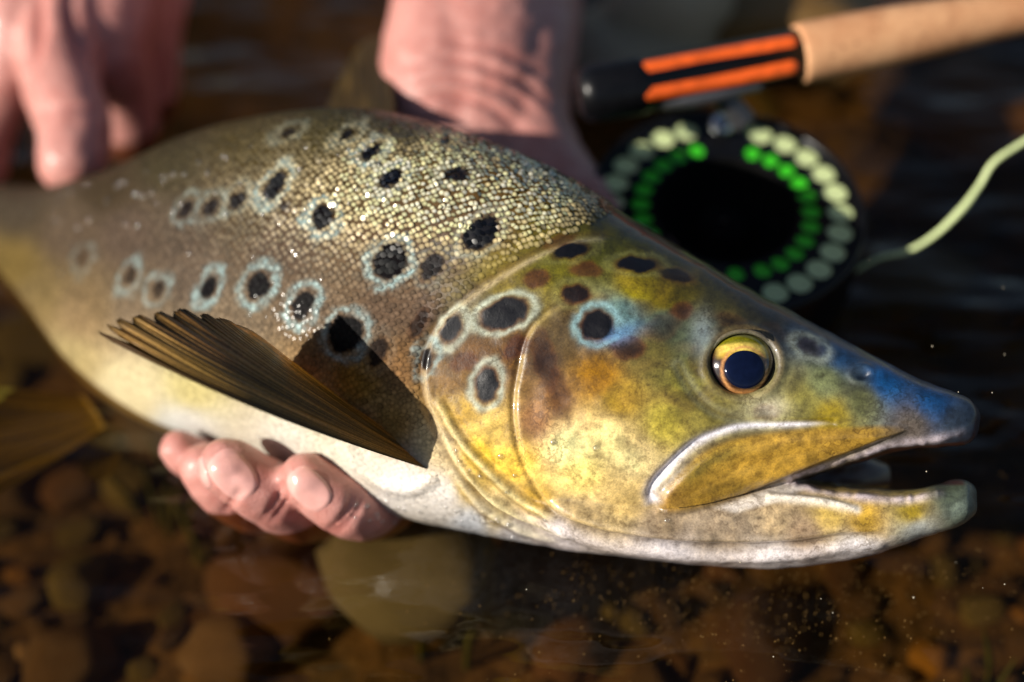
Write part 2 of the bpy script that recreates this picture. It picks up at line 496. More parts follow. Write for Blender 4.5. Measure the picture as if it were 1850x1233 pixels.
x, y, far = chart(co_of(body_me))
nv = no_of(body_me)
def ridge(line, w):
    d, s, t = pdist(x, y, line)
    return np.exp(-(d / w) ** 2) * (np.sin(math.pi * np.clip(t, 0, 1)) ** 0.35)
disp = np.zeros(len(x))
d, s, t = pdist(x, y, OPERC); ends = np.sin(math.pi * np.clip(t, 0.001, 0.999)) ** 0.5
disp += 0.0016 * ends * sstep(-4, 5, -s * d) * np.exp(-np.maximum(-s * d, 0) / 80) - 0.0008 * ends * np.exp(-((s * d - 9) / 9) ** 2)
d, s, t = pdist(x, y, PREOP); ends = np.sin(math.pi * np.clip(t, 0.001, 0.999)) ** 0.5
disp += 0.0006 * ends * sstep(-6, 7, -s * d) * np.exp(-np.maximum(-s * d, 0) / 70) - 0.0006 * ends * np.exp(-((s * d - 5) / 5) ** 2)
for b in (BR1, BR2, BR3):
    d, s, t = pdist(x, y, b); ends = np.sin(math.pi * np.clip(t, 0.001, 0.999)) ** 0.5
    disp += ends * (0.0011 * np.exp(-(d / 8) ** 2) - 0.0011 * np.exp(-((s * d + 12) / 8) ** 2))
sd = poly_sd(x, y, MAX)
disp += 0.0022 * sstep(-3, 16, sd) * (1 - 0.25 * sstep(20, 60, sd))
disp -= 0.0016 * ridge(GROOVE, 8)
disp -= 0.0020 * ridge(MANDG, 8)
d, s, t = pdist(x, y, MANDG)
disp += 0.0016 * np.sin(math.pi * t) ** 0.6 * np.exp(-((d - 16) / 12) ** 2)
disp += 0.0013 * ridge(FOLD, 7)
disp -= 0.0008 * ridge(INFRA, 12)
for l, a in ((LIPU, 0.0006), (LIPL, 0.0007)):
    d, s, t = pdist(x, y, l)
    disp += a * np.exp(-(d / 8) ** 2) * (0.8 + 0.5 * (vnoise(t * 34, t * 0, 3) - 0.5) * 2)
re = np.hypot((x - EYE[0]) / 64, (y - EYE[1]) / 60)
disp += -0.0026 * (1 - sstep(0.78, 1.0, re)) + 0.0007 * np.exp(-((re - 1.10) / 0.14) ** 2)
disp -= 0.0016 * np.exp(-(np.hypot((x - 1562) / 13, (y - 678) / 9)) ** 2) - 0.0005 * np.exp(-((np.hypot((x - 1556) / 20, (y - 676) / 15) - 1) / 0.3) ** 2)
AXIL = smoothline([(628, 792), (645, 838), (690, 872), (745, 884), (790, 862)])
disp += 0.0013 * ridge(AXIL, 12)
# low swellings of cheek and gill cover
disp += 0.0012 * np.exp(-(np.hypot((x - 1080) / 110, (y - 770) / 90)) ** 2)
disp += 0.0004 * (vnoise(x / 26, y / 22, 5) - 0.5) * sstep(700, 900, x)
P = co_of(body_me) + nv * disp[:, None]
set_co(body_me, P)

# ------------------------------------------------------------------ the trout: colours
CP_ = [(-300, 400, 105, 90, 65), (30, 380, 95, 82, 66), (20, 480, 146, 122, 70), (120, 420, 116, 98, 80), (60, 540, 148, 126, 84), (200, 340, 85, 70, 50),
 (230, 420, 112, 94, 80), (150, 560, 150, 126, 92), (120, 660, 168, 150, 106), (250, 560, 148, 128, 104), (230, 720, 204, 190, 152), (300, 290, 82, 72, 48),
 (330, 430, 108, 92, 78), (350, 500, 125, 108, 92), (420, 600, 150, 130, 106), (350, 700, 186, 174, 122), (330, 780, 205, 205, 200), (450, 250, 92, 78, 44),
 (450, 380, 98, 82, 60), (500, 450, 112, 93, 77), (560, 560, 138, 116, 94), (560, 720, 180, 168, 122), (520, 800, 208, 203, 190), (600, 230, 82, 72, 34),
 (640, 330, 112, 92, 62), (700, 420, 120, 94, 72), (720, 230, 78, 66, 32), (800, 280, 120, 94, 44), (850, 330, 132, 100, 52), (950, 330, 128, 98, 42),
 (1050, 380, 112, 92, 38), (880, 400, 135, 100, 64), (800, 450, 122, 96, 74), (760, 560, 128, 104, 85), (700, 560, 124, 100, 80), (640, 690, 176, 128, 56),
 (560, 640, 150, 122, 86), (720, 660, 150, 112, 72), (700, 770, 170, 128, 70), (650, 850, 222, 214, 200), (720, 880, 232, 226, 220), (800, 900, 222, 216, 210), (850, 950, 205, 208, 214), (600, 850, 210, 205, 188),
 (1150, 400, 72, 76, 20), (1085, 400, 92, 88, 30), (1050, 415, 104, 100, 38), (980, 440, 130, 118, 52), (1000, 475, 122, 116, 34), (1100, 450, 92, 92, 30), (1200, 470, 98, 94, 42), (1300, 530, 90, 86, 52),
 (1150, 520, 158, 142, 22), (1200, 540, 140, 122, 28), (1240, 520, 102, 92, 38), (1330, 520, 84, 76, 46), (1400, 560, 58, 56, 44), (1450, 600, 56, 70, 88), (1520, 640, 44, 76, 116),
 (1600, 690, 34, 82, 138), (1680, 730, 34, 78, 132), (1735, 760, 46, 58, 76), (1560, 725, 92, 94, 62), (1650, 765, 92, 84, 78), (1490, 690, 104, 110, 78), (1450, 725, 122, 116, 66),  # snout blues: the sky's reflection painted into the skin colour
 (1385, 738, 178, 172, 130), (1500, 752, 132, 116, 46), (1250, 620, 98, 108, 84), (1200, 580, 80, 100, 90), (1130, 565, 116, 146, 146), (1180, 640, 118, 108, 60), (1240, 680, 128, 122, 62),
 (1280, 745, 124, 114, 62), (1010, 600, 106, 88, 60), (980, 650, 84, 64, 42), (1000, 720, 112, 80, 48), (1080, 680, 168, 122, 52), (1120, 725, 160, 132, 62), (1100, 780, 214, 192, 140),
 (1020, 800, 222, 200, 150), (1050, 860, 212, 188, 124), (1150, 830, 212, 192, 144), (1200, 765, 162, 148, 76), (965, 760, 132, 96, 66), (1130, 900, 192, 168, 118), (1050, 925, 172, 152, 116),
 (1200, 950, 168, 148, 122), (1300, 965, 152, 136, 116), (1450, 965, 148, 128, 106), (1560, 945, 172, 140, 66), (1650, 928, 142, 122, 44), (1722, 895, 72, 80, 68), (1740, 920, 104, 114, 104),
 (1500, 925, 176, 152, 92), (1400, 940, 172, 152, 122),
 (900, 500, 176, 156, 76), (850, 560, 170, 156, 116), (960, 540, 150, 136, 72), (860, 640, 132, 92, 48), (930, 640, 128, 90, 46), (820, 680, 154, 116, 64), (900, 770, 208, 178, 108),
 (830, 745, 190, 156, 76), (870, 820, 200, 170, 80), (930, 835, 206, 172, 90), (965, 900, 176, 146, 80), (850, 880, 186, 160, 96), (900, 925, 190, 172, 128), (800, 800, 200, 180, 140),
 (1000, 975, 214, 208, 212), (1200, 1005, 216, 210, 214), (1400, 1015, 220, 214, 214), (1550, 992, 206, 204, 204), (1660, 960, 168, 172, 170), (930, 965, 200, 198, 202)]
CPX = np.array([c[:2] for c in CP_], float); CPC = lin([c[2:] for c in CP_])

# x, y, half length, half height, degrees up to the right, core strength, halo strength, brown ring
SPOTS = [(1030, 455, 30, 12, 14, 1, .25, .5), (1150, 478, 33, 12, -3, 1, .3, .4), (1222, 497, 28, 10, -15, .85, 0, .3), (1040, 532, 22, 14, -4, .9, .3, 1),
 (912, 567, 40, 23, 20, 1, 1, .9), (1078, 588, 26, 24, 25, 1, 1, .9), (818, 594, 24, 15, 62, 1, .8, .6), (772, 648, 18, 11, 75, 1, .7, .4), (880, 695, 27, 18, 80, 1, 1, .9),
 (1232, 562, 15, 12, 0, .6, 0, .9), (1135, 630, 26, 18, 0, .65, 0, .9), (1320, 580, 22, 9, -10, .7, 0, .3), (1195, 592, 30, 20, 25, .42, 0, .35), (1160, 556, 20, 12, 0, .35, 0, .2), (1262, 650, 14, 26, 10, .35, 0, .3), (1012, 715, 16, 44, 10, .28, 0, .45), (1225, 720, 30, 12, -25, .25, 0, .3), (1300, 600, 14, 9, 20, .4, 0, .2), (1400, 600, 20, 10, -30, .45, 0, .1), (1440, 690, 24, 14, 60, .35, 0, .1), (1465, 628, 20, 11, -25, .75, .4, .2), (970, 505, 20, 12, 10, .25, 0, 1),
 (935, 628, 22, 14, 30, .35, 0, 1), (1060, 488, 22, 10, 0, .2, 0, .9), (1385, 747, 18, 11, 0, .5, 0, .7), (1010, 436, 26, 9, 15, .35, 0, .7), (840, 655, 18, 12, 10, .2, 0, .8), (985, 650, 18, 50, 10, .5, 0, .5),
 (705, 472, 34, 27, 55, 1, 1, .25), (780, 482, 24, 18, 60, .95, .2, .3), (868, 422, 36, 23, 40, 1, .5, .2), (583, 393, 20, 18, 70, 1, 1, .2), (548, 550, 27, 17, 65, 1, .95, .2),
 (466, 517, 25, 18, 55, 1, .95, .15), (376, 520, 21, 11, 60, 1, .8, .1), (495, 337, 28, 13, 52, 1, .9, .1), (624, 603, 33, 29, 60, 1, .7, .2), (682, 635, 25, 16, 70, .9, .1, .2),
 (757, 585, 25, 11, 62, .8, 0, .4), (668, 275, 18, 9, 32, 1, .9, .1), (627, 243, 14, 6, 30, .9, .4, .1), (706, 322, 22, 13, 30, 1, .8, .1), (823, 316, 20, 11, 10, .9, .35, .1),
 (805, 256, 15, 6, 0, .8, 0, .1), (285, 523, 14, 9, 65, .75, .4, .1), (235, 498, 14, 8, 70, .75, .5, .1), (430, 360, 17, 11, 55, .95, .25, .1), (380, 375, 16, 9, 60, .9, .25, .1),
 (335, 378, 16, 8, 62, .9, .3, .1), (510, 372, 9, 9, 0, .7, 0, .1), (520, 240, 14, 6, 25, .8, .2, .1), (150, 470, 12, 7, 70, .4, .2, .1), (900, 290, 12, 6, -10, .7, 0, .2)]

def colour(x, y, body=True, seed=0):
    out = np.zeros((len(x), 3))
    for a in range(0, len(x), 40000):
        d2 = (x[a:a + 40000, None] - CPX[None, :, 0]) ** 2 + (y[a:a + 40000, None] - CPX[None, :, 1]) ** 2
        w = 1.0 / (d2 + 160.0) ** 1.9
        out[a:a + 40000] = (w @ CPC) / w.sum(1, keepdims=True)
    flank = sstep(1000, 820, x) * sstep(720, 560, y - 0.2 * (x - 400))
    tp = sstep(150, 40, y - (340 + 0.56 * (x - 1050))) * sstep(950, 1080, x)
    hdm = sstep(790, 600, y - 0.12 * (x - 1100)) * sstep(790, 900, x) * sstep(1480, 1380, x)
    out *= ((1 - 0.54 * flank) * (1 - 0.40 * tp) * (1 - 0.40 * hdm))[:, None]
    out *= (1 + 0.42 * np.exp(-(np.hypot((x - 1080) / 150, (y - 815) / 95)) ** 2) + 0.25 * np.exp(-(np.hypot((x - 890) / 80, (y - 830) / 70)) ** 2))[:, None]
    lum = out @ np.array([0.25, 0.65, 0.10])
    out = np.clip(lum[:, None] + (out - lum[:, None]) * (1.02 + 0.14 * sstep(780, 900, x))[:, None], 0.003, 0.85)
    def mix(col, k):
        nonlocal out
        out = out * (1 - k[:, None]) + lin(col) * k[:, None]
    n1 = vnoise(x / 13, y / 11, 11); n2 = vnoise(x / 34, y / 28, 12); n3 = vnoise(x / 5, y / 5, 13)
    if body:
        sdm = poly_sd(x, y, MAX)
        # gold and olive mottling of the head
        hd = sstep(-20, 20, poly_sd(x, y, [(1085, 432), (950, 476), (835, 552), (772, 640), (783, 745), (850, 868), (960, 946), (1200, 1000), (1500, 960), (1760, 940), (1760, 700), (1500, 590)]))
        out *= (1 + hd * (0.55 * (n2 - 0.5) + 0.45 * (n1 - 0.5) + 0.25 * (n3 - 0.5)))[:, None]
        mix((138, 100, 50), 0.7 * hd * np.clip(vnoise(x / 40, y / 30, 21) - 0.55, 0, 1) * 1.1 * sstep(1420, 1250, x) * sstep(900, 840, y))
        # dark vermiculation behind and below the eye
        v = np.abs(vnoise(x / 17, y / 13, 23) - 0.5)
        mix((40, 34, 22), 0.5 * (1 - sstep(0.0, 0.05, v)) * np.exp(-(np.hypot((x - 1210) / 90, (y - 700) / 50)) ** 2))
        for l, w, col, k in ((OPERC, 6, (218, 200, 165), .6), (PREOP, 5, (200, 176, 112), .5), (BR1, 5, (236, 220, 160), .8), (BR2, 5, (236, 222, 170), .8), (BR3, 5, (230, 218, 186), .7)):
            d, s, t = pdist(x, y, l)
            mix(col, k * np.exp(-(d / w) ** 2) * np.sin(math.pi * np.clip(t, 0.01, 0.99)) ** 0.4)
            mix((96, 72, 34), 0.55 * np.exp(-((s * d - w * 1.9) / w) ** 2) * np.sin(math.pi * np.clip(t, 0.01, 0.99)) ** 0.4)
    # spots
    wx = x + 7 * (vnoise(x / 12, y / 12, 31) - 0.5); wy = y + 7 * (vnoise(x / 12, y / 12, 32) - 0.5)
    hw = 13 * (vnoise(x / 15, y / 15, 33) - 0.5) + 8 * (vnoise(x / 6, y / 6, 34) - 0.5)
    rr = []
    for (sx, sy, a, b, ang, core, halo, ring) in SPOTS:
        c, s_ = math.cos(R(ang)), math.sin(R(ang))
        dx = wx - sx; dy = -(wy - sy)
        u = (dx * c + dy * s_) / a; v = (-dx * s_ + dy * c) / b
        g = np.hypot(u, v); r = (g - 1) * math.sqrt(a * b)      # about pixels outside the spot
        rr.append(r)
        if halo:
            wid = 6.8 if a > 17 else 5.5
            hc = (142, 182, 190) if (sx > 1000 and sx < 1100 and sy > 560) else ((146, 174, 176) if sx < 800 else (186, 196, 180))
            if sx > 940 and sy < 540: hc = (158, 156, 96)
            n = vnoise(x / 12, y / 12, int(sx) % 97)
            mix(hc, halo * (0.22 + 0.78 * n if sx < 800 else 0.60 + 0.25 * n) * np.exp(-((r + hw * (1 if sx < 800 else 0.15) - 13) / wid) ** 2))
    for (sx, sy, a, b, ang, core, halo, ring), r in zip(SPOTS, rr):
        if ring:
            mix((84, 42, 14), ring * 0.85 * (1 - sstep(0, 11, r)))
        soft = 3.0 if core > 0.8 or sx < 800 else 9.0
        mix((7, 4, 7), core * (1 - sstep(-soft, soft, r + (-1.5 if core > 0.8 or sx < 800 else 3))))
    if body:
        # blue sheen by the eye spot, dark patches
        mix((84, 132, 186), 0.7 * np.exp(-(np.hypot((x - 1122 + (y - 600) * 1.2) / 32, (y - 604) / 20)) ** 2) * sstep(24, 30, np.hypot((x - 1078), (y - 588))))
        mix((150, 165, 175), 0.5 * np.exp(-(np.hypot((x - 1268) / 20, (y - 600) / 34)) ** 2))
        # mouth parts
        stk = vnoise((x * 0.93 - y * 0.36) / 60, (x * 0.36 + y * 0.93) / 9, 53)[:, None]
        gold = lin((196, 154, 58)) * (0.6 + 0.55 * n2[:, None]) * (0.75 + 0.4 * n1[:, None]) * (0.7 + 0.6 * stk)
        k = sstep(-2, 7, sdm)[:, None]
        t_ = sstep(0.0, 50.0, sdm)
        g2 = gold * (0.80 + 0.25 * t_)[:, None]
        ol = 0.55 * sstep(1380, 1300, y * 0 + x) * np.exp(-((sdm - 18) / 14) ** 2) * sstep(900, 850, y)
        g2 = g2 * (1 - ol[:, None]) + lin((92, 92, 30)) * ol[:, None]
        tail_ = sstep(1260, 1195, x)[:, None]
        g2 = g2 * (1 - 0.5 * tail_) + lin((168, 126, 62)) * 0.5 * tail_
        k = k * sstep(1660, 1560, x)[:, None]
        out = out * (1 - k) + g2 * k
        mix((84, 66, 34), 0.6 * np.exp(-((sdm - 1) / 4) ** 2) * sstep(1500, 1400, x))
        d, s, t = pdist(x, y, GROOVE)
        mix((222, 220, 232), 0.95 * np.exp(-(d / (13 - 9.5 * t)) ** 2) * (1 - sstep(0.86, 1.0, t)) * sstep(0.0, 0.05, t))
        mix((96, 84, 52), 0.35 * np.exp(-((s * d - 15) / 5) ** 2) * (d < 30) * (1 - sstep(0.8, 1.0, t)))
        mix((226, 218, 210), 0.9 * sstep(-4, 8, poly_sd(x, y, MEMB)))
        d, s, t = pdist(x, y, FOLD); mix((232, 226, 216), 0.95 * np.exp(-(d / 7) ** 2))
        for l in (LIPU, LIPL):
            d, s, t = pdist(x, y, l)
            mix((206, 194, 206), (1 - 0.8 * sstep(0.80, 0.95, t)) * 0.9 * np.exp(-(d / 7) ** 2) * (0.55 + 0.45 * vnoise(t * 34, t * 0, 3)))
        gap = poly_sd(x, y, [(1425, 866), (1480, 850), (1545, 828), (1610, 806), (1745, 796), (1745, 880), (1690, 880), (1640, 888), (1560, 884), (1480, 876)])
        mix((58, 22, 18), sstep(0, 5, gap) * 0.95)
        d, s, t = pdist(x, y, MANDG)
        mix((70, 56, 46), 0.7 * np.exp(-(d / 5) ** 2) * np.sin(math.pi * np.clip(t, 0.01, 0.99)) ** 0.4)
        chin = sstep(2, 14, d * np.where(s > 0, 1, -1)) * sstep(985, 1030, x) * sstep(1640, 1560, x)
        sp = (vnoise(x / 4, y / 4, 41) > 0.86) * 0.35
        mix((224, 216, 220), 0.6 * chin); mix((90, 76, 66), chin * sp)
        mix((120, 100, 66), 0.45 * np.exp(-((re_f(x, y) - 1.05) / 0.1) ** 2))
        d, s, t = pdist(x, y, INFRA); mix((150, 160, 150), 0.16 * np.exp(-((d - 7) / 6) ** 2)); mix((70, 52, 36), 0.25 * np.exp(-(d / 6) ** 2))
        mix((16, 20, 30), 0.9 * np.exp(-(np.hypot((x - 1564) / 14, (y - 679) / 9)) ** 2))
        mix((34, 40, 52), 0.6 * np.exp(-(np.hypot((x - 1535) / 12, (y - 668) / 12)) ** 2))
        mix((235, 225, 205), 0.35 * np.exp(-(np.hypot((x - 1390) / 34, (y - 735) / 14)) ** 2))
    return np.clip(out, 0.0008, 0.9)

def re_f(x, y):
    return np.hypot((x - EYE[0]) / 64, (y - EYE[1]) / 60)

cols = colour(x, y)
# inside of the mouth: faces that look up or down into the gap
trout = empty('brown_trout', W(900, 640, -0.03), 'large spotted brown trout with open mouth held half out of the water', 'fish')
po = origin_of(trout)
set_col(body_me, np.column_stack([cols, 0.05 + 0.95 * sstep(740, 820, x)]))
body_me.polygons.foreach_set('use_smooth', np.ones(len(body_me.polygons), bool))
bvh = tree_of(body_me, P)
set_co(body_me, P - po)
body_me.name = 'body'
body_me.materials.clear(); body_me.materials.append(M_SKIN_FISH)
body = bpy.data.objects.new('body', body_me); body.parent = trout; sc.collection.objects.link(body)

CAMP = np.array([0, 0, D0]) @ AX
def hit(px, py, tree=None):
    """surface point under a photo pixel"""
    d = nrm(W(px, py, 0) - CAMP)
    r = (tree or bvh).ray_cast(Vector(CAMP), Vector(d))
    return (np.array(r[0]), np.array(r[1])) if r[0] is not None else (None, None)

# scales: small overlapping shingles laid over the flank, one mesh
SV = []; SF = []; SX = []; off = 0; SC = []
seg = np.linalg.norm(np.diff(MID, axis=0), axis=1); arc = np.concatenate([[0], np.cumsum(seg)])
PITCH_S = 0.0017
tot = arc[-1]
def at_arc(a):
    i = int(np.clip(np.searchsorted(arc, a) - 1, 0, len(arc) - 2)); f = (a - arc[i]) / max(arc[i + 1] - arc[i], 1e-9)
    g = lambda q: q[i] * (1 - f) + q[i + 1] * f
    return g(MID), g(HH), g(LL), g(TT), g(SS)
cand = []
a = 0.02; row = 0
HEADX = [(1120, 330), (1100, 395), (1040, 425), (985, 440), (930, 470), (870, 505), (815, 548), (775, 595), (755, 650), (755, 720), (775, 780), (800, 850), (860, 930), (900, 1000), (1900, 1100), (1900, 300)]
while a < tot * 0.93:
    Mi, Hi, Li, Ti, Si = at_arc(a)
    hl = np.linalg.norm(Hi); w = Si[5]
    per = math.pi * (3 * (hl + w) - math.sqrt((3 * hl + w) * (hl + 3 * w)))
    n = int(per / (PITCH_S * 1.12))
    for j in range(n):
        th = 2 * math.pi * (j + 0.5 * (row % 2)) / n + rng.normal(0, 0.0050)
        ct, s_ = math.cos(th), math.sin(th)
        cx = np.sign(ct) * abs(ct) ** 0.889; sx = np.sign(s_) * abs(s_) ** 0.889
        cand.append((Mi + Hi * cx + Li * w * sx + Ti * rng.normal(0, 0.00020), Ti))
    a += PITCH_S * 0.62; row += 1
cp = np.array([c[0] for c in cand]); ct = np.array([c[1] for c in cand])
hx, hy, hf = chart(cp)
keep = (poly_sd(hx, hy, HEADX) < 0) & (~hf | (hy < 330) | (hx < 100))
cp, ct = cp[keep], ct[keep]
shape = [(-0.9, 0.0), (-0.45, 0.62), (0.25, 0.72), (0.80, 0.42), (1.0, 0.0), (0.80, -0.42), (0.25, -0.72), (-0.45, -0.62)]
lv = np.array([(0.12, 0.0)] + shape)
tip = np.array([0.22] + [0.02, 0.06, 0.16, 0.16, 0.13, 0.16, 0.16, 0.06])     # lift, front edge tucked in
pts = []; rimf = []
for q, T in zip(cp, ct):
    loc, nn, _, _ = bvh.find_nearest(Vector(q))
    nn = np.array(nn); loc = np.array(loc)
    bk = -(T - nn * (T @ nn)); bk /= np.linalg.norm(bk); sd_ = np.cross(nn, bk)
    jt = rng.normal(0, 0.055, 2); sz = PITCH_S * (0.60 + 0.05 * rng.normal())
    L = lv * sz
    lx_, ly_, _ = PX(loc)
    sw = math.exp(-((lx_ - 840) / 320) ** 2 - ((ly_ - 330) / 110) ** 2)
    dome = 0.55 + 0.55 * sw
    jt = jt * (0.45 + 4.2 * sw)
    SV.append(loc + L[:, :1] * bk + L[:, 1:] * sd_ + nn * (tip * sz * dome + L[:, 0] * jt[0] + L[:, 1] * jt[1])[:, None] + nn * 0.00006)
    SF += [(off, off + 1 + k, off + 1 + (k + 1) % 8) for k in range(8)]; off += 9
SV = np.vstack(SV)
sx_, sy_, _ = PX(SV)
sfar = np.repeat(hf[keep], 9)
if sfar.any(): sx_[sfar], sy_[sfar], _ = chart(SV[sfar])
sc_col = colour(sx_, sy_, body=False)
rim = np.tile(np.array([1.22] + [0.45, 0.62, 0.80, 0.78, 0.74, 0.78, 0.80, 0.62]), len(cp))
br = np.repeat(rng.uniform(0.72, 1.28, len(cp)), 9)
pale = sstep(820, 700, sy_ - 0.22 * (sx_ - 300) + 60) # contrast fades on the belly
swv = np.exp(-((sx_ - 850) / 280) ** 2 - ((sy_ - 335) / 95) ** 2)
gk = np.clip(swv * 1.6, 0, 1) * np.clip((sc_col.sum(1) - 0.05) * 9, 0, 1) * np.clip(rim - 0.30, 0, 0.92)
sc_col = sc_col * (1 - gk[:, None]) + lin((253, 230, 172)) * gk[:, None]  # sun glints of the shoulder painted over the brassy scale colour
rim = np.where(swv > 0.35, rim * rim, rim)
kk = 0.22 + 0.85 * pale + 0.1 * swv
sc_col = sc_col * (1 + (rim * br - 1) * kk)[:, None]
wet = np.clip(np.exp(-((sx_ - 840) / 320) ** 2 - ((sy_ - 330) / 120) ** 2) * 1.2 + 0.7 * sstep(800, 880, sy_ - 0.2 * (sx_ - 600)) * sstep(450, 620, sx_), 0, 1)
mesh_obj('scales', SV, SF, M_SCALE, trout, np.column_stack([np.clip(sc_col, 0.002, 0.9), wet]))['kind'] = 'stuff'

# eye
ec, en = hit(1200, 640)
eye_c = W(EYE[0], EYE[1] , 0); 
qx, qn = hit(1342, 590); qx2, _ = hit(1342, 735)
cdep = (PX(qx)[2] + PX(qx2)[2]) / 2
er = 67 * K
look = nrm(np.array([0.10, 0.10, 1.0]) @ AX)
up = nrm(np.cross(look, [1, 0, 0])); up = up if up[2] > 0 else -up
rt = np.cross(up, look)
EM = np.array([rt, up, look])
e0 = W(EYE[0], EYE[1], cdep + 0.0006) - look * er * 0.55
eV, eF = ball(e0, (er * 1.05, er * 0.96, er * 0.78), 72, 48, EM)
loc_ = (eV - e0) @ EM.T / er
ex, ey = loc_[:, 0], loc_[:, 1]
rad = np.hypot(ex - 0.0, ey + 0.17); 
def blend(c, col, k): return c * (1 - k[:, None]) + lin(col) * k[:, None]
cc = np.tile(lin((62, 36, 22)), (len(eV), 1))
cc = blend(cc, (30, 22, 28), np.exp(-((np.abs(ex) - 0.72) / 0.17) ** 2) * sstep(0.22, 0.0, ey))
cc = blend(cc, (236, 206, 96), sstep(0.16, 0.36, ey + 0.25 * ex * ex) * sstep(0.80, 0.55, np.abs(ex)))
cc = blend(cc, (196, 150, 34), np.exp(-((ey - 0.20) / 0.08) ** 2) * sstep(0.75, 0.5, np.abs(ex)) * 0.7)
cc = blend(cc, (126, 122, 22), sstep(0.50, 0.58, ey + 0.2 * ex * ex))
cc = blend(cc, (52, 44, 26), sstep(0.70, 0.80, ey + 0.2 * ex * ex))
cc = blend(cc, (218, 156, 96), np.exp(-((rad - 0.60) / 0.032) ** 2) * 0.9)
cc = blend(cc, (178, 122, 70), sstep(-0.62, -0.8, ey) * 0.8)
cc *= (0.75 + 0.5 * vnoise(ex * 14 + 40, ey * 14 + 40, 3))[:, None]
eye = mesh_obj('eye', eV, eF, M_EYE, trout, cc, loc=e0)
pc = e0 + (np.array([0.0, -0.17 * er, er * 0.70])) @ EM
pV, pF = ball(pc, (37 * K, 34.5 * K, 9 * K), 40, 20, EM)
mesh_obj('pupil', pV, pF, M_PUPIL, eye, loc=pc)
# raised skin fold over the eye
th = np.linspace(R(48), R(160), 9)
fold = [W(EYE[0] + 67 * math.cos(a_), EYE[1] + 6 - 64 * math.sin(a_), cdep + 0.0002) for a_ in th]
lV, lF = tube(fold, [0.0002] + [0.0006] * 7 + [0.0002], 10)
lx, ly, _ = PX(lV)
mesh_obj('eyelid', lV, lF, M_SKIN_FISH, trout, colour(lx, ly) * 0.9 + 0.03)

# fins
def fin(name, base, tips, nray, jag, bow, ridge_a, colfn, parent, mat=M_FIN, thick=0.00025, nv_=26, per=6, jags=None, cup=0.0):
    nu = nray * per + 1
    b = catmull(base, nu); t = catmull(tips, nu)
    u = np.linspace(0, 1, nu); v = np.linspace(0, 1, nv_)
    ph = (u * nray) % 1.0
    rj = np.random.default_rng(len(name)).uniform(0.4, 1.3, nray + 1)
    cut = 1 - jag * rj[np.minimum((u * nray).astype(int), nray)] * ph ** 1.5
    if jags:
        J = np.array(jags); k_ = np.clip(np.searchsorted(J, u, 'right') - 1, 0, len(J) - 2)
        ph = (u - J[k_]) / (J[k_ + 1] - J[k_])
        cut = 1 - jag * rj[k_] * (1 - ph) ** 2 * np.where(u > 0.62, 0.35, 1) - 0.012 * np.random.default_rng(5).random(nu)
    pts = np.empty((nu, nv_, 3)); col = np.empty((nu, nv_, 3))
    for j, vv in enumerate(v):
        q = vv * np.where(vv > 0.6, 1 + (cut - 1) * ((vv - 0.6) / 0.4) ** 2, 1)
        s = b + (t - b) * q[:, None]
        s[:, 1] += bow * np.sin(math.pi * vv) * (1 - u)
        s[:, 2] += cup * np.sin(math.pi * vv) * (1 - u)
        ray = np.cos(2 * math.pi * (u * nray + 2.6 * vnoise(u * 9, u * 0 + vv * 0.8, 15) + 0.8 * vnoise(u * 23, u * 0 + vv * 2, 16)))
        s[:, 2] += ridge_a * ray * (0.25 + 0.75 * vv)
        for i in range(nu):
            pts[i, j] = W(s[i, 0], s[i, 1], s[i, 2])
        col[:, j] = colfn(u, vv, ray)
    n = np.array([0, 0, 1.0]) @ AX
    A = pts.reshape(-1, 3) + n * thick; B = pts.reshape(-1, 3) - n * thick
    nA = len(A)
    F = grid_faces(nu, nv_, False)
    F2 = [tuple(i + nA for i in f[::-1]) for f in F]
    rimi = [i * nv_ for i in range(nu)] + [(nu - 1) * nv_ + j for j in range(1, nv_)] + [i * nv_ + nv_ - 1 for i in range(nu - 2, -1, -1)] + [j for j in range(nv_ - 2, 0, -1)]
    F3 = [(rimi[k], rimi[k - 1], rimi[k - 1] + nA, rimi[k] + nA) for k in range(len(rimi))]
    cc = np.vstack([col.reshape(-1, 3)] * 2)
    return mesh_obj(name, np.vstack([A, B]), F + F2 + F3, mat, parent, np.clip(cc, 0.002, 0.9))

def pect_col(u, v, r):
    V_ = np.full_like(u, v)
    a_ = vnoise(u * 46, V_ * 2.2, 77); b_ = vnoise(u * 120, V_ * 5, 78); c_ = vnoise(u * 7, V_ * 4, 79)
    t = np.clip(0.55 * a_ + 0.45 * b_ + 0.25 * (r * 0.5), 0, 1)
    dark, mid_c, lite = lin((30, 20, 8)), lin((104, 78, 26)), lin((168, 136, 78))
    c = np.where((t < 0.5)[:, None], dark + (mid_c - dark) * (t / 0.5)[:, None], mid_c + (lite - mid_c) * ((t - 0.5) / 0.5)[:, None])
    c = c * (1 - 0.4 * c_[:, None]) + lin((140, 98, 70)) * (0.4 * c_ * sstep(0.35, 0.8, V_))[:, None]
    c = c + (lin((150, 128, 30)) * 0.55)[None] * (sstep(0.5, 0.9, u) * sstep(0.3, 0.7, V_))[:, None]
    c = 2.3 * c * (1 - 0.75 * np.exp(-(u / 0.07) ** 2))[:, None]
    return c * (1 - 0.5 * sstep(0.95, 1.0, np.array([v]))[0])
pb = [(778, 850), (756, 832), (728, 806), (704, 776)]
pb = [(q[0], q[1], PX(hit(*q)[0])[2] - 0.0012) for q in pb]
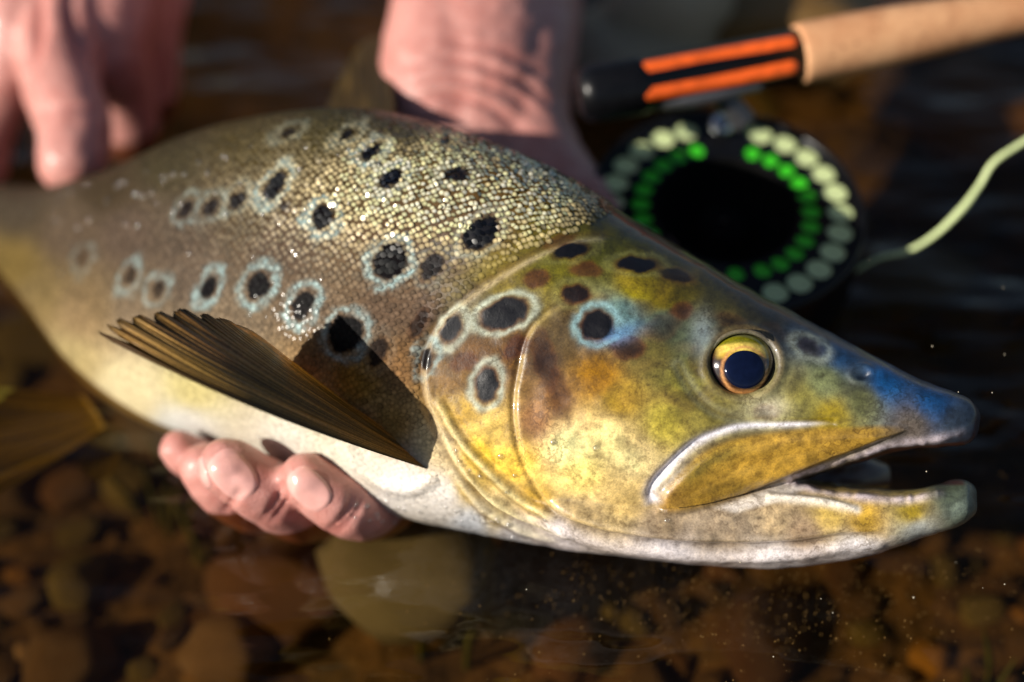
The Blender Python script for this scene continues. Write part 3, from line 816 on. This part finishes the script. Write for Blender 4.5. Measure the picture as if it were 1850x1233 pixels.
fin('pectoral_fin', pb,
    [(168, 604, 0.036), (205, 577, 0.034), (262, 565, 0.030), (318, 556, 0.025), (372, 566, 0.019), (428, 584, 0.010), (475, 612, 0.001), (508, 660, -0.008)],
    28, 0.075, 16, 0.00022, pect_col, trout, per=8, nv_=60, jags=(0.0, 0.035, 0.10, 0.17, 0.26, 0.35, 0.47, 0.58, 0.68, 0.80, 0.9, 1.001), cup=0.016)
def olive(u, v, r):
    return (lin((236, 208, 74)) * (1 - v * 0.3))[None] * (0.75 + 0.25 * r)[:, None]
fin('pelvic_fin', [(190, 772, -0.074), (180, 752, -0.076), (165, 732, -0.078), (150, 715, -0.080)], [(-90, 935, -0.042), (-120, 860, -0.046), (-130, 770, -0.052), (-110, 690, -0.058)], 9, 0.03, 10, 0.0004, olive, trout)
fin('pelvic_fin', [(232, 780, -0.092), (215, 776, -0.094), (195, 770, -0.096), (180, 764, -0.098)], [(212, 850, -0.06), (180, 868, -0.06), (150, 855, -0.065), (135, 830, -0.07)], 8, 0.03, 0, 0.0004, lambda u, v, r: (lin((150, 132, 46)))[None] * (0.7 + 0.25 * r)[:, None], trout)
fin('dorsal_fin', [(712, 212, -0.064), (670, 212, -0.068), (625, 214, -0.072), (580, 220, -0.076)], [(706, 62, -0.120), (668, 66, -0.122), (640, 92, -0.118), (612, 140, -0.108)], 10, 0.05, 0, 0.0005,
    lambda u, v, r: (lin((104, 82, 40)))[None] * (0.6 + 0.35 * r)[:, None] * (0.7 + 0.6 * vnoise(u * 9, np.full_like(u, v * 6), 9))[:, None], trout)
fin('caudal_fin', [(-510, 345, -0.272), (-520, 380, -0.275), (-520, 420, -0.275), (-510, 450, -0.272)], [(-880, 180, -0.31), (-820, 330, -0.31), (-820, 470, -0.31), (-880, 620, -0.31)], 14, 0.04, 0, 0.0005, olive, trout)

# ------------------------------------------------------------------ the angler's arms
def skin_mat():
    m, nt, p = new_mat('wet_skin')
    a = N(nt, 'ShaderNodeAttribute', attribute_name='Col')
    n1 = noise_node(nt, 130, 5, 0.6); n2 = noise_node(nt, 900, 5, 0.65)
    r1 = ramp(nt, n1.outputs[0], [(0.3, (0.88, 0.70, 0.68)), (0.7, (1.05, 1.03, 1.03))])
    nt.links.new(mixc(nt, a.outputs['Color'], r1.outputs[0]), p.inputs['Base Color'])
    p.inputs['Roughness'].default_value = 0.38
    p.inputs['Coat Weight'].default_value = 0.12; p.inputs['Coat Roughness'].default_value = 0.15
    p.inputs['Subsurface Weight'].default_value = 0.12
    p.inputs['Subsurface Radius'].default_value = (1.0, 0.35, 0.2); p.inputs['Subsurface Scale'].default_value = 0.004
    bump(nt, p, n2.outputs[0], 0.55, 0.0006)
    return m
M_SKIN = skin_mat()
M_NAIL = plain('fingernail', tuple(lin((222, 166, 158))), 0.22, 0.5, 0.6, nscale=260, var=0.1)

person = empty('person', W(500, -300, -0.2), 'bare wet hands and forearms of a person gripping the trout', 'person')
def arm(tubes, creases):
    parts = []
    for t in tubes:
        parts.append(tube([W(*q[:3]) for q in t], [q[3] for q in t], 26))
    me = remesh(*join(parts), 0.0011, 14, 0.55)
    P = co_of(me); n = no_of(me)
    x, y, c = PX(P)
    dsp = 0.0005 * (vnoise(x / 22, y / 16, 61) - 0.5)
    red = np.zeros(len(P))
    for l, dep, w in creases:
        d, s, t = pdist(x, y, smoothline(l, 30))
        g = np.exp(-(d / w) ** 2) * np.sin(math.pi * np.clip(t, 0.02, 0.98)) ** 0.6
        dsp -= dep * g; red += g * 0.5
    P = P + n * dsp[:, None]
    col = np.tile(lin((196, 143, 134)), (len(P), 1))
    col = col * (1 - 0.35 * np.clip(red, 0, 1)[:, None] * np.array([0.3, 0.8, 0.8]))
    set_col(me, col)
    me.polygons.foreach_set('use_smooth', np.ones(len(me.polygons), bool))
    tree = tree_of(me, P)
    set_co(me, P - origin_of(person))
    me.materials.clear(); me.materials.append(M_SKIN); me.name = 'arm'
    o = bpy.data.objects.new('arm', me); o.parent = person; sc.collection.objects.link(o)
    return o, tree

arm_u, tree_u = arm([
    [(930, -1100, -0.34, 0.036), (900, -400, -0.20, 0.033), (880, -60, -0.135, 0.030), (862, 140, -0.112, 0.0275), (850, 300, -0.108, 0.027), (800, 520, -0.112, 0.030), (730, 700, -0.105, 0.028), (680, 790, -0.09, 0.018)],
    [(845, -60, -0.13, 0.022), (800, 90, -0.108, 0.020), (790, 210, -0.100, 0.019), (780, 400, -0.105, 0.018)],
    [(955, -60, -0.135, 0.020), (935, 90, -0.115, 0.020), (925, 200, -0.106, 0.019), (960, 300, -0.100, 0.018), (1060, 400, -0.088, 0.014), (1160, 470, -0.082, 0.011), (1250, 540, -0.078, 0.009)],
    [(740, 740, -0.10, 0.016), (715, 850, -0.075, 0.012), (690, 905, -0.042, 0.0105), (630, 915, -0.020, 0.0092), (552, 866, -0.0135, 0.0075)],
    [(660, 740, -0.10, 0.016), (620, 860, -0.080, 0.012), (560, 915, -0.045, 0.0108), (485, 890, -0.022, 0.0096), (412, 845, -0.0165, 0.0084)],
    [(600, 740, -0.10, 0.015), (540, 850, -0.085, 0.011), (480, 905, -0.055, 0.0100), (412, 882, -0.036, 0.0090), (372, 848, -0.031, 0.0078)],
    [(540, 720, -0.10, 0.013), (460, 820, -0.090, 0.009), (405, 850, -0.060, 0.0080), (350, 830, -0.045, 0.0068), (322, 812, -0.042, 0.0058)],
], [([(740, 118), (830, 108), (930, 140), (1000, 190)], 0.0016, 9), ([(735, 150), (830, 142), (920, 170), (980, 215)], 0.0014, 8), ([(725, 190), (800, 172), (880, 190), (950, 240)], 0.0016, 9),
    ([(800, 80), (900, 90), (990, 140)], 0.0010, 9), ([(590, 965), (628, 925), (640, 885)], 0.0013, 7), ([(602, 970), (642, 930), (655, 890)], 0.0010, 5), ([(470, 945), (500, 905), (512, 850)], 0.0013, 7), ([(484, 950), (514, 910), (526, 860)], 0.0010, 5), ([(400, 930), (425, 900), (440, 880)], 0.0010, 6)])
arm_l, tree_l = arm([
    [(330, -1150, -0.36, 0.036), (230, -500, -0.25, 0.033), (165, -160, -0.19, 0.033), (150, 20, -0.172, 0.032), (150, 110, -0.172, 0.026)],
    [(60, -120, -0.165, 0.020), (40, 20, -0.148, 0.016), (20, 110, -0.146, 0.013), (-25, 230, -0.150, 0.011), (-40, 330, -0.150, 0.010)],
    [(130, -90, -0.165, 0.019), (112, 50, -0.142, 0.0150), (110, 150, -0.130, 0.0135), (135, 230, -0.118, 0.0125), (130, 292, -0.110, 0.0115)],
    [(230, -90, -0.175, 0.018), (190, 60, -0.150, 0.0150), (215, 160, -0.165, 0.0130), (230, 240, -0.175, 0.0120)],
    [(290, -100, -0.19, 0.016), (262, 40, -0.180, 0.014), (265, 180, -0.190, 0.0120)],
], [([(125, -60), (128, 30), (150, 110)], 0.0030, 14), ([(70, -40), (66, 60), (50, 130)], 0.0035, 12), ([(70, 205), (130, 190), (190, 205)], 0.0012, 8)])

def nail(px, py, a, b, ang, tree, tilt=0.0):
    c, n = hit(px, py, tree)
    if c is None: return
    n = nrm(n * 0.7 + (np.array([0, 0, 1.0]) @ AX) * 0.5)
    ax = np.array([math.cos(R(ang)), math.sin(R(ang)), 0]) @ AX
    ax = nrm(ax - n * (ax @ n)); bx = np.cross(n, ax)
    top = []; nr_, na_ = 9, 32
    for k in range(nr_):
        f = k / (nr_ - 1)
        for q in range(na_):
            t = 2 * math.pi * q / na_
            cx, sx = math.cos(t), math.sin(t)
            u = math.copysign(abs(cx) ** 0.75, cx) * a * max(f, 0.02); v = math.copysign(abs(sx) ** 0.75, sx) * b * max(f, 0.02)
            g = c + ax * u + bx * v
            r = tree.ray_cast(Vector(g + n * 0.012), Vector(-n))
            s_ = np.array(r[0]) if r[0] is not None and abs(r[3] - 0.012) < 0.006 else g - n * (0.3 * v * v / b)
            top.append(s_ + n * (0.00045 if f < 0.97 else -0.0004))
    F = grid_faces(nr_, na_); F.append(tuple(range(na_))[::-1])
    mesh_obj('fingernail', np.array(top), F, M_NAIL, arm_u, loc=c)
nail(420, 860, 0.0078, 0.0056, 128, tree_u)
nail(558, 886, 0.0070, 0.0050, 132, tree_u)
nail(364, 856, 0.0050, 0.0032, 118, tree_u)

# ------------------------------------------------------------------ the fly rod and its reel
M_BLACK = plain('black_anodised', (0.004, 0.004, 0.005), 0.30, 0.25, 0.0, 0.0, 300, 0.3)
M_MATT = plain('black_matt', (0.003, 0.003, 0.003), 0.8, 0.05, 0, 0, 300, 0.3)
M_GREY = plain('grey_metal', (0.10, 0.10, 0.11), 0.35, 0.5, 0.0, 0.6, 300, 0.2)
M_ORANGE = plain('orange_anodised', tuple(lin((226, 92, 30))), 0.3, 0.5, 0.3, 0.15, 220, 0.25)
M_CREAM = plain('pale_line', tuple(lin((206, 220, 160))), 0.5, 0.5, 0.0, 0.0, 900, 0.15)
M_GREEN = plain('green_backing', tuple(lin((64, 205, 40))), 0.45, 0.5, 0.0, 0.0, 900, 0.25)
m, nt, p = new_mat('cork')
n1 = noise_node(nt, 60, 6, 0.7); n2 = noise_node(nt, 420, 4, 0.7)
r1 = ramp(nt, n1.outputs[0], [(0.3, tuple(lin((176, 118, 78)))), (0.7, tuple(lin((216, 164, 120))))])
r2 = ramp(nt, n2.outputs[0], [(0.28, (0.35, 0.27, 0.22)), (0.42, (1, 1, 1))])
nt.links.new(mixc(nt, r1.outputs[0], r2.outputs[0]), p.inputs['Base Color']); p.inputs['Roughness'].default_value = 0.75
bump(nt, p, n2.outputs[0], 0.4, 0.0005)
M_CORK = m

rod = empty('fly_rod', W(1310, 240, -0.08), 'fly rod with cork grip and black reel lying in the shallow water', 'fishing rod')
def lathe(p0, p1, prof, ns=40):
    """profile of (fraction along, radius) round the line p0-p1"""
    p0, p1 = np.asarray(p0), np.asarray(p1); T = nrm(p1 - p0)
    A = nrm(np.cross(T, [0.2, 0.3, 0.93])); B = np.cross(T, A)
    th = np.linspace(0, 2 * math.pi, ns, endpoint=False)
    V = np.vstack([p0 + (p1 - p0) * f + r * (np.cos(th)[:, None] * A + np.sin(th)[:, None] * B) for f, r in prof])
    F = grid_faces(len(prof), ns); F.append(tuple(range(ns))[::-1]); n0 = (len(prof) - 1) * ns; F.append(tuple(range(n0, n0 + ns)))
    return V, F
g0, g1 = W(1440, 98, -0.072), W(2300, -65, -0.092)
gl_ = np.linalg.norm(g1 - g0)
prof = [(0, 0.0040), (0.0005, 0.0082), (0.004, 0.0090), (0.012, 0.0092)]
for k in range(1, 40):
    f = 0.012 + 0.97 * k / 40
    prof.append((f, 0.0092 - 0.0015 * math.sin(math.pi * min(1, f * 2.2) / 2) + 0.0008 * math.sin(f * 9)))
prof += [(1.0, 0.006)]
V, F = lathe(g0, g1, prof)
mesh_obj('cork_grip', V, F, M_CORK, rod, loc=g0)
b0 = g1; b1 = W(4200, -420, -0.14)
V, F = lathe(b0, b1, [(0, 0.0045), (0.02, 0.0042), (1, 0.0030)], 20)
mesh_obj('rod_blank', V, F, M_BLACK, rod, loc=b0)
s0, s1 = W(1448, 97, -0.072), W(1045, 174, -0.068)
V, F = lathe(s0, s1, [(0, 0.006), (0.001, 0.0080), (0.70, 0.0080), (0.705, 0.0086), (0.73, 0.0090), (0.93, 0.0090), (0.97, 0.0084), (1, 0.0064), (1.001, 0.001)], 40)
seat = mesh_obj('reel_seat', V, F, M_BLACK, rod, loc=s0)
for dy in (-20, 21):
    V, F = tube([W(1428, 100 + dy, -0.066), W(1300, 124 + dy, -0.0655), W(1165, 148 + dy, -0.064)], [0.0026, 0.0029, 0.0028], 14)
    mesh_obj('orange_rail', V, F, M_ORANGE, seat, loc=V.mean(0))
RC = W(1312, 378, -0.076)
RN = nrm(np.array([0.02, 0.62, 0.78]) @ AX)
RU = nrm(np.array([1.0, 0.0, 0.0]) - RN * RN[0]); RV = np.cross(RN, RU)
RM = np.array([RU, RV, RN])
RR = 252 * K * (D0 + 0.076) / D0
def rl(pts): return RC + np.asarray(pts) @ RM
def lathe_z(prof, ns=96):
    th = np.linspace(0, 2 * math.pi, ns, endpoint=False)
    V = np.vstack([np.stack([r * np.cos(th), r * np.sin(th), np.full(ns, z)], 1) for r, z in prof])
    return V, grid_faces(len(prof), ns)
V, F = lathe_z([(0.97 * RR, -0.024), (1.0 * RR, -0.023), (1.0 * RR, -0.001), (0.985 * RR, 0.0012), (0.955 * RR, 0.0012), (0.94 * RR, -0.0005), (0.94 * RR, -0.024), (0.97 * RR, -0.024)])
reel = mesh_obj('reel', rl(V), F, M_BLACK, rod, loc=RC)
# spool face with two rings of drilled holes
angs = [68 - 13.8 * k for k in range(12)] + [107 + 13.8 * k for k in range(11)]
allang = sorted([a % 360 for a in angs] + [81.5, 94.5])
SVt = []; SFt = []; o_ = 0
def cell(a0, a1, r0, r1, hole, ha, hb):
    global o_
    ac, rc = (a0 + a1) / 2, (r0 + r1) / 2; nseg = 24
    out = []; inn = []
    for k in range(nseg):
        t = 2 * math.pi * k / nseg
        cx, cy = math.cos(t), math.sin(t); mxx = max(abs(cx), abs(cy)); qx, qy = cx / mxx, cy / mxx
        r = rc + qx * (r1 - r0) / 2; a = ac + qy * (a1 - a0) / 2
        out.append((r * math.cos(R(a)), r * math.sin(R(a)), 0.0))
        r = rc + cx * ha; a = R(ac) + cy * hb / rc
        inn.append((r * math.cos(a), r * math.sin(a)))
    V = out + [(p_[0], p_[1], 0.0) for p_ in inn]
    if hole: V += [(p_[0], p_[1], -0.0009) for p_ in inn]
    SVt.append(V)
    for k in range(nseg):
        k2 = (k + 1) % nseg
        SFt.append((o_ + k, o_ + k2, o_ + nseg + k2, o_ + nseg + k))
        if hole: SFt.append((o_ + nseg + k, o_ + nseg + k2, o_ + 2 * nseg + k2, o_ + 2 * nseg + k))
    if not hole: SFt.append(tuple(range(o_ + nseg, o_ + 2 * nseg)))
    o_ += len(V)
for i, a in enumerate(allang):
    prv = allang[i - 1] - (360 if i == 0 else 0); nxt = allang[(i + 1) % len(allang)] + (360 if i == len(allang) - 1 else 0)
    a0, a1 = (prv + a) / 2, (a + nxt) / 2
    hole = not (80 < a < 96)
    mid_ = (a0 + a1) / 2
    cell(a0, a1, 0.70 * RR, 0.94 * RR, hole, 0.094 * RR, 0.094 * RR)
    cell(a0, a1, 0.52 * RR, 0.70 * RR, hole, 0.072 * RR, 0.064 * RR)
spool = mesh_obj('spool', rl(np.vstack(SVt)), SFt, M_BLACK, reel, smooth=False, loc=RC)
V, F = lathe_z([(0.525 * RR, 0.0), (0.50 * RR, -0.0010), (0.44 * RR, -0.008), (0.30 * RR, -0.012), (0.20 * RR, -0.012), (0.19 * RR, -0.006), (0.12 * RR, -0.005), (0.02 * RR, -0.005)])
mesh_obj('hub_dish', rl(V), F, M_MATT, reel, loc=RC)
V, F = lathe_z([(0.69 * RR, -0.0007), (0.945 * RR, -0.0007)])
mesh_obj('line_coil', rl(V), F, M_CREAM, reel, loc=RC)
V, F = lathe_z([(0.51 * RR, -0.0007), (0.688 * RR, -0.0007)])
mesh_obj('backing_coil', rl(V), F, M_GREEN, reel, loc=RC)
# handle knob on the solid part of the spool
kp = np.array([0.02 * RR, 0.80 * RR, 0])
V, F = ball((0, 0, 0), (0.0042, 0.0042, 0.0034), 28, 16)
mesh_obj('handle_knob', rl(V + kp + [0, 0, 0.002]), F, plain('chrome_knob', (0.55, 0.56, 0.6), 0.22, 0.5, 0.0, 1.0, 300, 0.1), reel, loc=rl(kp))
# foot joining reel and seat
V, F = tube([W(1340, 215, -0.080), W(1310, 180, -0.076), W(1295, 165, -0.076)], [0.0040, 0.0035, 0.0035], 16)
mesh_obj('reel_foot', V, F, M_GREY, rod, loc=V.mean(0))
V, F = tube([W(1180, 188, -0.069), W(1270, 174, -0.068), W(1370, 154, -0.069)], [0.0018, 0.0030, 0.0018], 14)
mesh_obj('reel_foot', V, F, M_GREY, rod, loc=V.mean(0))

lp = [(2150, 60, -0.07), (1960, 180, -0.07), (1860, 250, -0.07), (1798, 292, -0.07), (1770, 335, -0.072), (1738, 378, -0.072), (1690, 424, -0.074), (1640, 454, -0.076), (1590, 466, -0.078), (1545, 490, -0.08), (1485, 532, -0.084)]
V, F = tube([W(*q) for q in lp], [0.0009] * 5 + [0.0011, 0.0009, 0.0008, 0.0007, 0.0006, 0.0003], 14)
tag(mesh_obj('fly_line', V, F, M_CREAM, loc=V.mean(0)), 'pale green fly line curling loosely beside the black reel', 'fishing line')

# ------------------------------------------------------------------ stones, weed and silt
def stone_mat(name, stops, rough=0.55, scale=60):
    m, nt, p = new_mat(name)
    n1 = noise_node(nt, scale, 7, 0.65)
    r1 = ramp(nt, n1.outputs[0], stops)
    oi = N(nt, 'ShaderNodeObjectInfo')
    r2 = ramp(nt, oi.outputs['Random'], [(0.0, (0.55, 0.5, 0.45)), (1.0, (1.35, 1.3, 1.2))])
    nt.links.new(mixc(nt, r1.outputs[0], r2.outputs[0]), p.inputs['Base Color'])
    p.inputs['Roughness'].default_value = rough
    n2 = noise_node(nt, scale * 5, 6, 0.6); bump(nt, p, n2.outputs[0], 0.5, 0.002)
    return m
ST_M = {
 'brown': stone_mat('stone_brown', [(0.3, (0.05, 0.032, 0.014)), (0.5, (0.13, 0.082, 0.033)), (0.75, (0.22, 0.145, 0.06))]),
 'russet': stone_mat('stone_russet', [(0.3, (0.06, 0.032, 0.014)), (0.5, (0.14, 0.075, 0.032)), (0.75, (0.21, 0.12, 0.055))]),
 'olive': stone_mat('stone_olive', [(0.3, (0.055, 0.048, 0.014)), (0.5, (0.15, 0.13, 0.036)), (0.75, (0.25, 0.21, 0.07))]),
 'ochre': stone_mat('stone_ochre', [(0.3, (0.12, 0.060, 0.010)), (0.5, (0.30, 0.16, 0.025)), (0.75, (0.42, 0.25, 0.05))]),
 'tan': stone_mat('stone_tan', [(0.3, (0.14, 0.095, 0.05)), (0.5, (0.26, 0.18, 0.10)), (0.75, (0.36, 0.27, 0.16))]),
 'beige': stone_mat('stone_beige', [(0.3, (0.34, 0.28, 0.19)), (0.5, (0.48, 0.41, 0.29)), (0.75, (0.60, 0.53, 0.40))]),
 'grey': stone_mat('stone_grey', [(0.3, (0.24, 0.26, 0.19)), (0.5, (0.36, 0.39, 0.30)), (0.75, (0.45, 0.48, 0.38))]),
}
def stone_shape(seed, flat, sub=3):
    import bmesh
    bm = bmesh.new(); bmesh.ops.create_icosphere(bm, subdivisions=sub, radius=1.0)
    r_ = random.Random(seed); o = Vector((r_.uniform(-50, 50), r_.uniform(-50, 50), r_.uniform(-50, 50)))
    cuts = [(Vector((r_.gauss(0, 1), r_.gauss(0, 1), r_.gauss(0, 1))).normalized(), r_.uniform(0.58, 0.85)) for _ in range(8)]
    for v in bm.verts:
        d = v.co.normalized(); q = d * (1 + 0.42 * noise.noise(d * 1.1 + o) + 0.16 * noise.noise(d * 2.9 + o))
        for n, h in cuts:
            e = q.dot(n) - h
            if e > 0: q -= n * e * 0.8
        v.co = Vector((q.x, q.y * 0.82, q.z * flat))
    me = bpy.data.meshes.new('stone'); bm.to_mesh(me); bm.free()
    me.polygons.foreach_set('use_smooth', np.ones(len(me.polygons), bool))
    return me
SHAPES = {k: [stone_shape(hash_ * 31 + i, f) for i, f in enumerate((0.5, 0.6, 0.7, 0.8))] for hash_, k in enumerate(ST_M)}
for k in SHAPES:
    for me in SHAPES[k]: me.materials.append(ST_M[k])
def bed_at(px, py, z=BED):
    a = W(px, py, 0); d = a - CAMP
    return CAMP + d * ((z - CAMP[2]) / d[2])
def stone(kind, p, size, rz, label=None, group=None, shape=None, tilt=0.15, cat='stone', scl=None):
    me = SHAPES[kind][shape if shape is not None else random.randrange(4)]
    o = bpy.data.objects.new('stone', me)
    o.location = Vector(p); o.scale = scl or (size, size, size)
    o.rotation_euler = (random.gauss(0, tilt), random.gauss(0, tilt), rz)
    sc.collection.objects.link(o)
    if not label:
        x_, y_, _ = PX(np.array(p))
        zone = ('behind the fly rod and reel' if x_ > 800 else 'behind the person\'s hands') if y_ < 420 else ('beside the trout snout' if x_ > 1000 else 'beside the trout tail') if y_ < 860 else \
            'below the fingertips' if x_ < 650 else 'below the trout throat' if x_ < 1180 else 'below the trout lower jaw'
        word = {'brown': 'dark brown', 'russet': 'reddish brown', 'olive': 'olive algae-tinted', 'ochre': 'ochre yellow', 'tan': 'pale tan'}[kind]
        label = ('large ' if size > 0.017 else 'small ') + word + ' stone on the stream bed ' + zone
        group = word + ' stones on the stream bed'
    tag(o, label, cat, group)
    return o
taken = []
def special(kind, px, py, size, label, z=0.0, shape=None, rz=0.0, scl=None):
    p = bed_at(px, py, BED + size * 0.3 + z); taken.append((p, size))
    return stone(kind, p, size, rz, label, shape=shape, scl=scl)
special('grey', 745, 1035, 0.030, 'large pale grey-green stone on the stream bed below the trout belly', 0.02, 1, 0.3)
special('ochre', 1575, 935, 0.020, 'big amber stone on the stream bed under the lower jaw', 0.004, 2, 0.8)
special('russet', 505, 1065, 0.026, 'broad dark reddish stone on the stream bed below the fingertips', 0.0, 0, 0.4)
special('tan', 410, 1180, 0.018, 'pale tan slab on the stream bed in front of the fingers', 0.0, 0, -0.4)
special('tan', 880, 1110, 0.010, 'small pale tan pebble beside the large grey-green stone', 0.002, 3, 0.4)
special('russet', 1035, 1175, 0.016, 'round reddish brown stone on the bed in front of the gill cover', 0.0, 2, 1.0)
special('ochre', 1395, 40, 0.050, 'long golden ochre rock in the shallows behind the cork grip', 0.066, 1, 0.3)
special('beige', 1110, 110, 0.030, 'flat beige rock behind the reel seat end', 0.088, 0, 0.2)
special('beige', 1190, 25, 0.034, 'flat beige rock farther out behind the orange rails', 0.088, 1, 0.4)
special('ochre', 1330, 60, 0.030, 'golden ochre rock in the shallows just above the orange rails', 0.06, 2, 1.1)
special('ochre', 1760, 190, 0.035, 'golden ochre rock on the bed between cork grip and fly line', 0.02, 0, 0.5)
kinds = ['brown'] * 9 + ['olive'] * 5 + ['russet'] * 4 + ['ochre'] * 2 + ['tan'] * 2
cnt = 0
for tries in range(4000):
    if cnt >= 280: break
    px = random.uniform(-150, 2000); py = random.uniform(-120, 1330)
    if 330 < py < 850 and 300 < px < 1500: continue
    if py < 420 and px < 760: continue
    s = random.choice((0.004, 0.006, 0.006, 0.008, 0.011, 0.014, 0.019, 0.027)) * random.uniform(0.85, 1.2) * (1.5 if py < 300 else 1)
    p = bed_at(px, py)
    p[2] = bed_h(np.array([p[0]]), np.array([p[1]]))[0] + s * 0.05
    if any((p[0] - q[0]) ** 2 + (p[1] - q[1]) ** 2 < (0.72 * (s + t)) ** 2 for q, t in taken): continue
    taken.append((p, s)); k = random.choice(kinds)
    if s > 0.016 and k == 'tan': k = 'brown'
    stone(k, p, s, random.uniform(0, 6.3)); cnt += 1
# rocks that carry the reel and rod
o = special('brown', 1330, 470, 0.040, 'dark rock under the fly reel', 0.02, 1, 0.2)

M_WEED = plain('water_weed', (0.085, 0.10, 0.014), 0.5, 0.5, 0, 0, 200, 0.4)
def weed(px, py, n, h, label):
    b = bed_at(px, py); parts = []
    for i in range(n):
        q = b + np.array([random.gauss(0, 0.006), random.gauss(0, 0.006), 0])
        dx, dy = random.gauss(0, 0.25), random.gauss(0.1, 0.2)
        hh = h * random.uniform(0.6, 1.1)
        parts.append(tube([q + np.array([dx * hh * f * f, dy * hh * f * f, hh * f]) for f in (0, 0.35, 0.7, 1)], [0.0009, 0.0012, 0.0010, 0.0003], 6))
    V, F = join(parts)
    tag(mesh_obj('water_weed', V, F, M_WEED, loc=b), label, 'water weed')
weed(830, 1190, 9, 0.035, 'tuft of thin green weed beside the large grey-green stone')
weed(1788, 1240, 3, 0.030, 'few green weed blades on the bed in front of the lower jaw')
weed(320, 960, 7, 0.035, 'tuft of olive weed on the bed below the fingertips')

# silt specks drifting in the water round the jaw
M_SILT = plain('murk', (0.42, 0.36, 0.25), 0.6, 0.5, 0, 0, 100, 0.2)
octa = np.array([(1, 0, 0), (-1, 0, 0), (0, 1, 0), (0, -1, 0), (0, 0, 1), (0, 0, -1)], float)
of = [(0, 2, 4), (2, 1, 4), (1, 3, 4), (3, 0, 4), (2, 0, 5), (1, 2, 5), (3, 1, 5), (0, 3, 5)]
parts = []
while len(parts) < 1500:
    if random.random() < 0.6: px, py = random.gauss(1380, 260), random.gauss(1090, 60)
    else: px, py = random.gauss(1700, 110), random.gauss(720, 160)
    c = random.uniform(-0.05, 0.02); q = W(px, py, c)
    if q[2] > WATER - 0.001 or q[2] < BED + 0.01: 
        if random.random() < 0.98: 
            q = W(px, py, 0); q = CAMP + (q - CAMP) * ((WATER - random.uniform(0.002, 0.03) - CAMP[2]) / (q - CAMP)[2])
    l_, n_, i_, dd = bvh.find_nearest(Vector(q))
    if dd < 0.002 or np.dot(np.array(n_), q - np.array(l_)) < 0: continue
    parts.append((q + octa * random.choice((0.00014, 0.0002, 0.00026, 0.00036)), of))
V, F = join(parts)
tag(mesh_obj('suspended_silt', V, F, M_SILT, smooth=False), kind='stuff')

# droplets on the wet skin and fish
m, nt, p = new_mat('droplet')
nt.nodes.remove(p)
tr = N(nt, 'ShaderNodeBsdfTransparent'); gl = N(nt, 'ShaderNodeBsdfGlossy'); gl.inputs['Roughness'].default_value = 0.13
lw = N(nt, 'ShaderNodeMapRange'); lwf = N(nt, 'ShaderNodeLayerWeight'); lwf.inputs['Blend'].default_value = 0.5
lw.inputs['From Min'].default_value = 0.3; lw.inputs['To Min'].default_value = 0.22; lw.inputs['To Max'].default_value = 0.26
nt.links.new(lwf.outputs['Facing'], lw.inputs[0])
mx = N(nt, 'ShaderNodeMixShader'); nt.links.new(lw.outputs[0], mx.inputs[0]); nt.links.new(tr.outputs[0], mx.inputs[1]); nt.links.new(gl.outputs[0], mx.inputs[2])
nt.links.new(mx.outputs[0], nt.nodes['Material Output'].inputs[0])
parts = []
drops = [(435, 786), (505, 838), (713, 930), (790, 936), (822, 941), (760, 925), (830, 833), (825, 815), (905, 825), (850, 850), (868, 862), (915, 890), (930, 860), (985, 940), (1000, 800), (1078, 810), (1205, 940), (40, 292), (130, 345), (470, 790)]
for _ in range(70): drops.append((random.uniform(640, 960), 0))
for _ in range(60):
    q_ = random.uniform(20, 700); drops.append((q_, max(235, 345 - 0.2 * q_) + abs(random.gauss(0, 60)) + 12))
for (px, py) in drops:
    if py == 0: py = 900 + (px - 640) * 0.24 + random.uniform(-25, 35)
    best = None
    for tr_ in (bvh, tree_u, tree_l):
        h_, n_ = hit(px, py, tr_)
        if h_ is not None and (best is None or np.linalg.norm(h_ - CAMP) < np.linalg.norm(best[0] - CAMP)): best = (h_, n_)
    if best is None: continue
    rr_ = random.uniform(0.0005, 0.0010)
    big = (px, py) in ((1000, 800), (1078, 810), (437, 884), (557, 866), (905, 825))
    if big: rr_ = 0.0010
    z = nrm(best[1]); xx = nrm(np.cross(z, [0.3, 0.8, 0.1])); 
    parts.append(ball(best[0], (rr_, rr_, rr_ * (0.6 if big else 0.7)), 14, 8, np.array([xx, np.cross(z, xx), z])))
V, F = join(parts)
tag(mesh_obj('water_droplets', V, F, m), kind='stuff')

# film of water drawn up along the top of the head
fl = []
for px, py in [(1150, 398), (1230, 447), (1310, 495), (1400, 545), (1480, 588), (1560, 632), (1640, 676), (1700, 708)]:
    l_, n_, i_, dd = bvh.find_nearest(Vector(W(px, py, -0.028)))
    fl.append(np.array(l_) + np.array(n_) * 0.0003)
V, F = tube(fl, [0.0006, 0.0012, 0.0015, 0.0016, 0.0017, 0.0017, 0.0017, 0.0013], 16)
tag(mesh_obj('water_film', V, F, m), kind='stuff')
